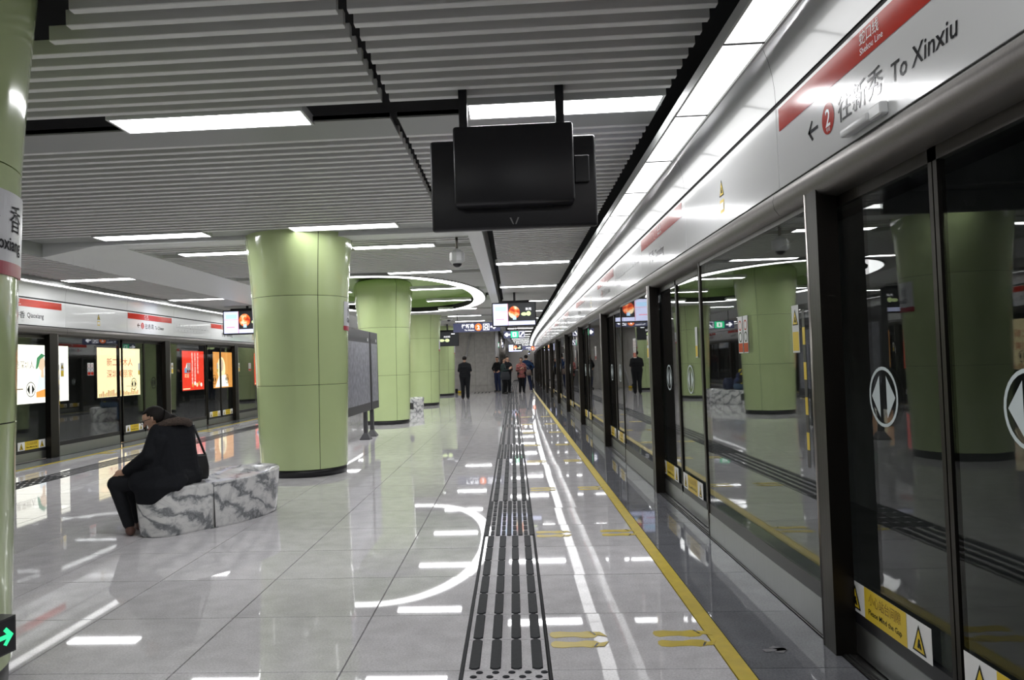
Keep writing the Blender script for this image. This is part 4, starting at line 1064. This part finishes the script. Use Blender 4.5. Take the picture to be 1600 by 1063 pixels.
def hand(w, d, n, s, region, curl=0.35):
    """palm, four fingers of unequal length and a thumb from wrist w along d; n = back of the hand, s = towards the thumb"""
    w, d, n, s = Vector(w), Vector(d).normalized(), Vector(n).normalized(), Vector(s).normalized(); out = []
    out.append((w, w+d*0.075, 0.026, 0.034, region))
    for k, ln in zip((-1.5, -0.5, 0.5, 1.5), (0.06, 0.075, 0.08, 0.07)):
        p = w+d*0.085+s*(k*0.02); m = p+d*ln*0.5-n*ln*0.1; e = m+(d*math.cos(curl*2)-n*math.sin(curl*2))*ln*0.5
        out.append((p, m, 0.0098, 0.009, region)); out.append((m, e, 0.009, 0.0078, region))
    t0 = w+d*0.025+s*0.028; t1 = t0+(d*0.7+s*0.7)*0.035; t2 = t1+(d*0.95+s*0.1-n*0.2)*0.03
    out.append((t0, t1, 0.013, 0.011, region)); out.append((t1, t2, 0.011, 0.009, region)); return out
def headcaps(c, f, up, k=1.0, region='skin'):
    """head around centre c looking along f"""
    c, f, up = Vector(c), Vector(f).normalized(), Vector(up).normalized(); s = f.cross(up)
    o = [(c+up*0.025*k-f*0.02*k, c+up*0.03*k+f*0.022*k, 0.082*k, 0.076*k, region), (c-up*0.02*k+f*0.015*k, c-up*0.075*k+f*0.045*k, 0.066*k, 0.038*k, region),
         (c+f*0.088*k+up*0.005*k, c+f*0.108*k-up*0.022*k, 0.010*k, 0.014*k, region)]
    for q in (-1, 1): o.append((c+s*q*0.076*k-up*0.012*k-f*0.008*k, c+s*q*0.082*k+up*0.018*k-f*0.014*k, 0.011*k, 0.014*k, region))
    return o
def headbits(t, c, f, up, k=1.0, hair='short', lip=True):
    c, f, up = Vector(c), Vector(f).normalized(), Vector(up).normalized(); s = f.cross(up)
    b = MB()
    for q in (-1, 1): b.ball(c+f*0.086*k+s*q*0.031*k+up*0.012*k, 0.010*k, mat('eye_dark', (0.02, 0.015, 0.012), 0.2) if 'eye_dark' not in bpy.data.materials else bpy.data.materials['eye_dark'], 8, 6)
    b.build('eyes', t)
    b = MB(); q0 = c+f*0.080*k-up*0.062*k
    lm = bpy.data.materials.get('lip') or mat('lip', (0.42, 0.13, 0.11), 0.4)
    T = Matrix((( s.x, f.x, up.x, q0.x), (s.y, f.y, up.y, q0.y), (s.z, f.z, up.z, q0.z), (0, 0, 0, 1)))
    b.ball((0, 0, 0), (0.022*k, 0.010*k, 0.006*k), lm, 10, 6, T=T); b.build('mouth', t)
    # hair: outer shell of the skull with the face left open
    tb = bmesh.new(); bmesh.ops.create_uvsphere(tb, u_segments=24, v_segments=16, radius=1)
    cc = c+up*0.026*k-f*0.006*k
    low = -0.45 if hair != 'short' else -0.25
    kill = [v for v in tb.verts if (v.co.y > 0.35 and v.co.z < 0.42) or (v.co.z < low and v.co.y > -0.15) or (v.co.z < -0.75) or (abs(v.co.x) > 0.6 and v.co.y > 0.12 and v.co.z < 0.15)]
    bmesh.ops.delete(tb, geom=kill, context='VERTS')
    T = Matrix((( s.x, f.x, up.x, cc.x), (s.y, f.y, up.y, cc.y), (s.z, f.z, up.z, cc.z), (0, 0, 0, 1)))
    for v in tb.verts: v.co = Vector((v.co.x*0.090*k, v.co.y*0.108*k, v.co.z*0.096*k))
    ext = bmesh.ops.solidify(tb, geom=tb.faces[:], thickness=0.008*k)
    b = MB(); b.add(tb, HAIR, T, smooth=True)
    if hair == 'bun': b.ball(c-f*0.115*k+up*0.03*k, (0.055*k, 0.055*k, 0.055*k), HAIR, 14, 10)
    if hair == 'long':
        b.cyl(c-f*0.06*k+up*0.0*k, c-f*0.085*k-up*0.2*k, 0.075*k, 0.06*k, HAIR, n=14)
    return b.build('hair', t)
def person(name, label, base, heading, h, regs, arms, legs=None, hair='short', voxel=0.011, coat=None, lean=0.0, headturn=0.0, long_sleeve=True, g=1.08):
    """standing figure; local x = the person's right, y = front"""
    f = Vector((math.sin(heading), math.cos(heading), 0)); r = Vector((f.y, -f.x, 0)); B = Vector((base[0], base[1], 0)); k = h/1.72
    t = thing('person', B, label, 'person')
    def P(x, y, z): return B+(r*x+f*y)*k+Vector((0, 0, z*k))
    rg = 'top'; C = []
    L = legs or {1: ((0.095, 0.03, 0.49), (0.10, -0.02, 0.085)), -1: ((-0.095, 0.03, 0.49), (-0.10, -0.02, 0.085))}
    C += [(P(-0.08*g, 0, 0.95), P(0.08*g, 0, 0.95), 0.115*k*g, 0.115*k*g, 'legs'), (P(-0.07*g, 0, 1.05), P(0.07*g, 0, 1.05), 0.115*k*g, 0.115*k*g, rg), (P(-0.08*g, lean*.3, 1.14), P(0.08*g, lean*.3, 1.14), 0.112*k*g, 0.112*k*g, rg),
          (P(-0.10*g, lean*.5, 1.25), P(0.10*g, lean*.5, 1.25), 0.114*k*g, 0.114*k*g, rg), (P(-0.12, lean, 1.35), P(0.12, lean, 1.35), 0.085*k*g, 0.085*k*g, rg), (P(0, lean, 1.44), P(0.13, lean, 1.385), 0.06*k, 0.06*k, rg), (P(0, lean, 1.44), P(-0.13, lean, 1.385), 0.06*k, 0.06*k, rg),
          (P(0, lean, 1.42), P(0, lean+0.01, 1.51), 0.058*k, 0.052*k, 'skin')]
    for s in (1, -1):
        kn, an = L[s]
        C += [(P(s*0.09*g, 0, 0.90), P(*kn), 0.098*k*g, 0.07*k*g, 'legs'), (P(*kn), P(*an), 0.07*k*g, 0.055*k*g, 'legs'),
              (P(an[0], an[1]-0.03, 0.045), P(an[0]*1.15, an[1]+0.15, 0.032), 0.043*k, 0.032*k, 'shoes')]
        el, wr, hd = arms[s]; sh = (s*0.175*(1+(g-1)*.5), lean, 1.365)
        C += [(P(*sh), P(*el), 0.056*k, 0.044*k, rg), (P(*el), P(*wr), 0.042*k, 0.031*k, rg if long_sleeve else 'skin')]
        w_ = P(*wr); dv = P(*[wr[i]+hd[i] for i in range(3)])-w_
        C += hand(w_+dv.normalized()*0.02, dv, r*s if abs(dv.normalized().dot(r)) < 0.8 else f, f if abs(dv.normalized().z) > 0.5 else Vector((0, 0, 1)), 'skin')
    if coat:
        for a in range(8):
            an = 2*math.pi*a/8
            C.append((P(0.085*math.cos(an), 0.06*math.sin(an), 1.06), P((0.155*math.cos(an)), 0.12*math.sin(an), coat), 0.075*k, 0.06*k, rg))
    ht = heading+headturn; hf = Vector((math.sin(ht), math.cos(ht), -0.12)); hu = Vector((0.12*math.sin(ht), 0.12*math.cos(ht), 1)); hc = P(0, lean+0.02, 1.60)
    C += headcaps(hc, hf, hu, k)
    body('body', C, regs, voxel, t, smooth=4)
    headbits(t, hc, hf, hu, k, hair)
    return t, P
BLKC = cloth('black_cloth', (0.012, 0.013, 0.015)); JEAN = cloth('navy_denim', (0.025, 0.035, 0.08)); GRNC = cloth('dark_green_cloth', (0.025, 0.04, 0.038)); BLUC = cloth('blue_jacket_cloth', (0.014, 0.035, 0.09))
SHOE = mat('dark_shoe', (0.02, 0.018, 0.016), 0.4); WSHOE = mat('pale_shoe', (0.5, 0.5, 0.5), 0.5)
def patterned(name, cs, scale=26):
    m, N, L, b = newmat(name); g = N.new('ShaderNodeNewGeometry'); v = N.new('ShaderNodeTexVoronoi'); v.inputs['Scale'].default_value = scale
    r = N.new('ShaderNodeValToRGB'); r.color_ramp.interpolation = 'CONSTANT'; e = r.color_ramp.elements
    e[0].color = (*cs[0], 1); e[0].position = 0; e[1].color = (*cs[1], 1); e[1].position = 1/len(cs)
    for i, c in enumerate(cs[2:]): a = e.new((i+2)/len(cs)); a.color = (*c, 1)
    L.new(g.outputs['Position'], v.inputs['Vector']); L.new(v.outputs['Color'], r.inputs[0]); L.new(r.outputs[0], b.inputs['Base Color']); b.inputs['Roughness'].default_value = 0.85
    return m
REDC = patterned('red_patterned_coat', [(0.30, 0.05, 0.06), (0.22, 0.12, 0.08), (0.38, 0.12, 0.11), (0.10, 0.03, 0.04)])
hang = {1: ((0.24, 0.0, 1.12), (0.25, 0.06, 0.88), (0.0, 0.03, -1)), -1: ((-0.24, 0.0, 1.12), (-0.25, 0.06, 0.88), (0.0, 0.03, -1))}
front = {1: ((0.25, 0.0, 1.13), (0.17, 0.21, 1.06), (-0.6, 0.6, 0.1)), -1: ((-0.25, 0.0, 1.13), (-0.17, 0.21, 1.06), (0.6, 0.6, 0.1))}
akimbo = {1: ((0.37, -0.08, 1.14), (0.19, 0.06, 1.02), (-0.6, 0.5, -0.3)), -1: ((-0.37, -0.08, 1.14), (-0.19, 0.06, 1.02), (0.6, 0.5, -0.3))}
phone = {1: ((0.24, 0.05, 1.10), (0.09, 0.27, 1.16), (-0.4, 0.5, 0.4)), -1: ((-0.24, 0.05, 1.10), (-0.09, 0.27, 1.16), (0.4, 0.5, 0.4))}
def regs(top, legs, shoes): return {'skin': SKIN, 'top': top, 'legs': legs, 'shoes': shoes}
person('man', 'man in black shirt and trousers standing with his back to the camera', (-2.0, 32.2), 0.05, 1.76, regs(BLKC, BLKC, SHOE), front, voxel=0.010, long_sleeve=False, g=1.22)
person('p', 'person in black top and dark jeans, arm bent, beside the enclosure corner post', (-0.80, 39.6), math.pi+0.6, 1.75, regs(BLKC, JEAN, SHOE), akimbo, voxel=0.012)
tp, P = person('p', 'person in dark green coat carrying a big grey shoulder bag', (-0.47, 36.3), math.pi*0.55, 1.66, regs(GRNC, BLKC, SHOE), phone, hair='long', voxel=0.011, coat=0.78)
def handbag(name, c, w_, h_, d_, m, label, strap_to, dirx=(1, 0, 0)):
    t = thing(name, c, label, 'bag'); c = Vector(c); dx = Vector(dirx).normalized(); dy = Vector((-dx.y, dx.x, 0))
    b = MB(); lev = []
    for z, s in ((0, 0.85), (0.03, 1.0), (h_*0.5, 1.02), (h_*0.9, 0.8), (h_, 0.72)):
        lev.append([b.bm.verts.new(c+dx*(w_/2*s*math.copysign(abs(math.cos(a))**0.5, math.cos(a)))+dy*(d_/2*(s if z < h_*.8 else .4)*math.copysign(abs(math.sin(a))**0.6, math.sin(a)))+Vector((0, 0, z))) for a in [2*math.pi*k/20 for k in range(20)]])
    i = b.mi(m)
    for A, B in zip(lev, lev[1:]):
        for k in range(20): f = b.bm.faces.new((A[k], A[(k+1) % 20], B[(k+1) % 20], B[k])); f.material_index = i; f.smooth = True
    f = b.bm.faces.new(lev[-1]); f.material_index = i; f = b.bm.faces.new(lev[0][::-1]); f.material_index = i
    b.build('bag_body', t)
    for q in (-1, 1):
        p0 = c+dx*(q*w_*0.3)+Vector((0, 0, h_*0.95)); p1 = Vector(strap_to)
        b = MB(); b.cyl(p0, p1, 0.011, 0.011, m, n=8); b.build('strap', t)
        b = MB(); b.ball(p0, 0.016, STEEL, 8, 6); b.build('ring', t)
    return t
GBAG = cloth('grey_bag_cloth', (0.05, 0.055, 0.06)); BBAG = mat('brown_bag_leather', (0.14, 0.10, 0.08), 0.5); KBAG = mat('black_bag_leather', (0.012, 0.012, 0.013), 0.4)
handbag('shoulder_bag', (-0.38, 36.02, 0.66), 0.42, 0.36, 0.14, GBAG, 'big dark grey shoulder bag hanging at the hip of the green coated person', (-0.47, 36.15, 1.32))
person('p', 'person in black jacket and trousers behind the green coated person', (-0.30, 37.4), math.pi*0.8, 1.74, regs(BLKC, BLKC, SHOE), phone, voxel=0.012)
person('p', 'woman in red patterned coat and black leggings facing the camera', (0.36, 36.6), math.pi-0.15, 1.66, regs(REDC, BLKC, SHOE), phone, hair='bun', voxel=0.010, coat=0.80, headturn=0.35,
       legs={1: ((0.07, 0.04, 0.49), (0.09, 0.0, 0.085)), -1: ((-0.06, 0.02, 0.49), (-0.11, -0.05, 0.085))})
handbag('handbag', (0.70, 36.45, 0.82), 0.26, 0.26, 0.12, BBAG, 'brown handbag hanging beside the woman in the red coat', (0.58, 36.55, 1.3))
person('p', 'man in blue and black jacket standing behind the woman in red', (0.62, 38.2), 0.2, 1.80, regs(BLUC, JEAN, WSHOE), akimbo, voxel=0.012,
       legs={1: ((0.13, 0.12, 0.50), (0.22, 0.05, 0.085)), -1: ((-0.09, -0.02, 0.49), (-0.12, -0.12, 0.085))})
person('p', 'far person in dark clothes by the pale partition', (-0.35, 63.0), math.pi, 1.70, regs(BLKC, BLKC, SHOE), hang, voxel=0.02)
person('p', 'far person in a dull red top near the platform end', (1.45, 80.0), math.pi, 1.68, regs(cloth('dull_red_cloth', (0.2, 0.03, 0.04)), BLKC, SHOE), hang, voxel=0.02)
person('p', 'far person in dark top near the platform end beside the one in red', (1.85, 82.0), math.pi, 1.70, regs(BLKC, BLKC, SHOE), hang, voxel=0.02)
person('p', 'far person in maroon top with legs apart near the platform end', (1.1, 79.0), math.pi, 1.70, regs(cloth('maroon_cloth', (0.12, 0.02, 0.03)), JEAN, SHOE), hang, voxel=0.02)

# ---- woman sitting on the marble bench (torso three-quarter back view, head dropped, looking left)
ZW = Vector((0, 0, 1))
t = thing('person', (-3.05, 6.85, 0), 'woman in long black coat sitting hunched on the marble bench, looking down', 'person')
COAT = cloth('black_wool_coat', (0.010, 0.011, 0.014), 0.1); TROU = cloth('black_trousers', (0.014, 0.015, 0.018), 0.1); BSHOE = mat('brown_shoe', (0.13, 0.06, 0.045), 0.5)
Lsh, Rsh = Vector((-3.14, 6.76, 0.885)), Vector((-2.985, 6.99, 0.89))
C = []
# pelvis, waist, chest, shoulders: closely spaced so the coat hangs smooth
for q in range(9):
    u = q/8; z = 0.50+0.36*u
    lx, ly = -3.05+(-3.10+3.05)*u, 6.77+(6.79-6.77)*u; rx, ry = -2.99+(-3.02+2.99)*u, 6.96
    rr = 0.132-0.022*u
    C.append(((lx, ly, z), (rx, ry, z), rr, rr, 'coat'))
C += [(Lsh, Rsh, 0.075, 0.075, 'coat'), ((-3.11, 6.85, 0.88), (-3.04, 6.92, 0.905), 0.095, 0.085, 'coat')]
# neck and head
C += [((-3.10, 6.87, 0.93), (-3.165, 6.84, 0.975), 0.055, 0.05, 'skin')]
HF = Vector((-0.93, -0.10, -0.36)).normalized(); HU = Vector((-0.36, -0.06, 0.93)); HU = (HU-HF*HU.dot(HF)).normalized()
HC = Vector((-3.205, 6.83, 1.0))
C += headcaps(HC, HF, HU, 0.98)
# legs
for sh_, (hp, kn, an, toe) in enumerate([((-3.05, 6.75, 0.50), (-3.50, 6.70, 0.455), (-3.405, 6.73, 0.10), (-3.46, 6.84, 0.03)), ((-3.05, 6.93, 0.50), (-3.50, 6.90, 0.455), (-3.42, 6.95, 0.10), (-3.50, 7.05, 0.03))]):
    C += [(hp, kn, 0.095, 0.072, 'legs'), (kn, an, 0.068, 0.050, 'legs'), ((an[0]+0.025, an[1]-0.02, 0.042), toe, 0.042, 0.034, 'shoes')]
# arms: near (left) arm reaches down to the thigh, far one likewise
C += [(Lsh, (-3.17, 6.64, 0.70), 0.080, 0.068, 'coat'), ((-3.17, 6.64, 0.70), (-3.375, 6.67, 0.575), 0.066, 0.047, 'coat')]
C += hand((-3.40, 6.675, 0.565), (-0.8, 0.25, -0.25), (-0.2, 0, 1), (0.1, 0.95, 0), 'skin', 0.3)
C += [(Rsh, (-3.05, 7.10, 0.69), 0.074, 0.060, 'coat'), ((-3.05, 7.10, 0.69), (-3.36, 6.98, 0.60), 0.058, 0.046, 'coat')]
C += hand((-3.38, 6.97, 0.595), (-0.85, -0.25, -0.15), (-0.2, 0, 1), (0.1, -0.95, 0), 'skin', 0.3)
# fill between sleeve and trunk, then the coat skirt over thighs, hips and the bench edge
C += [((-3.10, 6.72, 0.80), (-3.16, 6.70, 0.60), 0.09, 0.09, 'coat'), ((-3.12, 6.70, 0.50), (-3.26, 6.66, 0.47), 0.125, 0.10, 'coat'), ((-3.10, 6.94, 0.50), (-3.26, 6.94, 0.48), 0.12, 0.10, 'coat'),
      ((-2.98, 6.80, 0.48), (-2.95, 7.02, 0.49), 0.10, 0.095, 'coat'), ((-2.97, 6.84, 0.455), (-2.91, 7.02, 0.445), 0.06, 0.05, 'coat')]
CT = [(-3.31, 6.74), (-3.24, 6.61), (-3.16, 6.587), (-3.08, 6.58), (-2.95, 6.66), (-2.82, 6.86)]
def benchy(x):
    for (xa, ya_), (xb, yb) in zip(CT, CT[1:]):
        if xa <= x <= xb: return ya_+(yb-ya_)*(x-xa)/(xb-xa)
for q in range(17):
    x = -3.265+0.33*q/16; zb = 0.315+max(0.0, x+3.11)*0.75; yb = benchy(x)
    C.append(((x, yb+0.06, 0.47), (x, yb-0.012, 0.43), 0.06, 0.045, 'coat')); C.append(((x, yb-0.012, 0.43), (x, yb-0.018, min(0.41, zb)), 0.045, 0.028, 'coat'))
body('body', C, {'skin': SKIN, 'coat': COAT, 'legs': TROU, 'shoes': BSHOE}, 0.0075, t, smooth=5)
hr = headbits(t, HC, HF, HU, 0.98, 'none')
b = MB(); b.ball((-3.085, 6.90, 0.985), (0.062, 0.06, 0.058), HAIR, 16, 12); b.cyl(HC-HF*0.06-HU*0.01, (-3.09, 6.89, 0.985), 0.08, 0.05, HAIR, n=14); b.build('ponytail', t)
# fur trimmed hood lying round the neck
tb = bmesh.new(); FUR = mat('brown_fur', (0.07, 0.05, 0.04), 0.95, noise=0.5, nscale=90, bump=0.9)
n1, n2 = 40, 10
ax = Vector((0.62, 0.62, 0)).normalized(); ay = Vector((-0.7, 0.7, 0.0)).normalized()
cen = Vector((-3.06, 6.885, 0.95)); V = []
for i in range(n1):
    a = 2*math.pi*i/n1; ce = cen+ax*0.125*math.cos(a)+ay*0.10*math.sin(a)+Vector((0, 0, -0.02*math.sin(a)-0.012*math.cos(2*a)))
    rd = (ax*math.cos(a)+ay*math.sin(a)); ring = []
    for j in range(n2):
        q = 2*math.pi*j/n2; rr = 0.042+0.012*random.random(); ring.append(tb.verts.new(ce+rd*rr*math.cos(q)+Vector((0, 0, rr*0.75*math.sin(q)))))
    V.append(ring)
for i in range(n1):
    for j in range(n2): tb.faces.new((V[i][j], V[(i+1) % n1][j], V[(i+1) % n1][(j+1) % n2], V[i][(j+1) % n2]))
b = MB(); b.add(tb, FUR, smooth=True); b.build('fur_hood', t)
# glasses
s_ = HF.cross(HU); b = MB()
for q in (-1, 1):
    g0 = HC+HF*0.100+s_*q*0.036+HU*0.012; R = 0.024
    pts = [g0+s_*R*1.1*math.cos(2*math.pi*k/12)+HU*R*0.75*math.sin(2*math.pi*k/12) for k in range(12)]
    for k in range(12): b.cyl(pts[k], pts[(k+1) % 12], 0.0028, 0.0028, BLK, n=5)
    b.cyl(g0+s_*q*R+HU*0.006, HC+s_*q*0.084+HU*0.015-HF*0.005, 0.003, 0.003, BLK, n=5)
b.build('glasses', t)
handbag('handbag', (-2.915, 7.13, 0.422), 0.14, 0.23, 0.09, KBAG, 'black handbag hanging behind the seated woman on the bench', (-2.945, 7.05, 0.93), dirx=(0.8, 0.6, 0))

# ---- man sitting on the second bench (seen in the door glass)
o = Vector((-3.62, 23.6, 0)); t = thing('person', o, 'person in blue and yellow jacket and jeans sitting on the second marble bench', 'person')
YJ = patterned('black_yellow_jacket', [(0.012, 0.013, 0.02), (0.012, 0.02, 0.09), (0.45, 0.38, 0.02), (0.015, 0.015, 0.02)], 5); JL = cloth('blue_jeans', (0.06, 0.10, 0.17))
def S(x, y, z): return o+Vector((x, y, z))
C = [(S(0.02, -0.09, 0.52), S(0.02, 0.09, 0.52), 0.12, 0.12, 'legs'), (S(0, -0.07, 0.66), S(0, 0.07, 0.66), 0.125, 0.125, 'top'), (S(-0.06, -0.09, 0.82), S(-0.06, 0.09, 0.82), 0.115, 0.115, 'top'), (S(-0.12, -0.14, 0.95), S(-0.12, 0.14, 0.95), 0.08, 0.08, 'top'), (S(-0.15, 0, 1.0), S(-0.2, 0, 1.07), 0.052, 0.048, 'skin')]
for q in (-1, 1):
    C += [(S(0, q*0.09, 0.52), S(-0.46, q*0.13, 0.50), 0.09, 0.065, 'legs'), (S(-0.46, q*0.13, 0.50), S(-0.44, q*0.14, 0.09), 0.062, 0.045, 'legs'), (S(-0.41, q*0.14, 0.042), S(-0.58, q*0.16, 0.032), 0.042, 0.032, 'shoes'),
          (S(-0.12, q*0.18, 0.94), S(-0.18, q*0.27, 0.70), 0.058, 0.047, 'top'), (S(-0.18, q*0.27, 0.70), S(-0.40, q*0.12, 0.68), 0.045, 0.033, 'top')]
    C += hand(S(-0.41, q*0.11, 0.68), (-0.7, -q*0.6, 0), (0, 0, 1), (0.3, -q*0.8, 0.2), 'skin')
hc = S(-0.24, 0, 1.15); C += headcaps(hc, (-1, 0, -0.3), (-0.3, 0, 1))
body('body', C, {'skin': SKIN, 'top': YJ, 'legs': JL, 'shoes': SHOE}, 0.011, t, smooth=4); headbits(t, hc, Vector((-1, 0, -0.3)), Vector((-0.3, 0, 1)))
handbag('backpack', (-3.45, 24.1, 0.425), 0.30, 0.34, 0.2, mat('navy_bag', (0.015, 0.02, 0.06), 0.6), 'dark navy bag lying on the second marble bench', (-3.5, 24.02, 0.74))
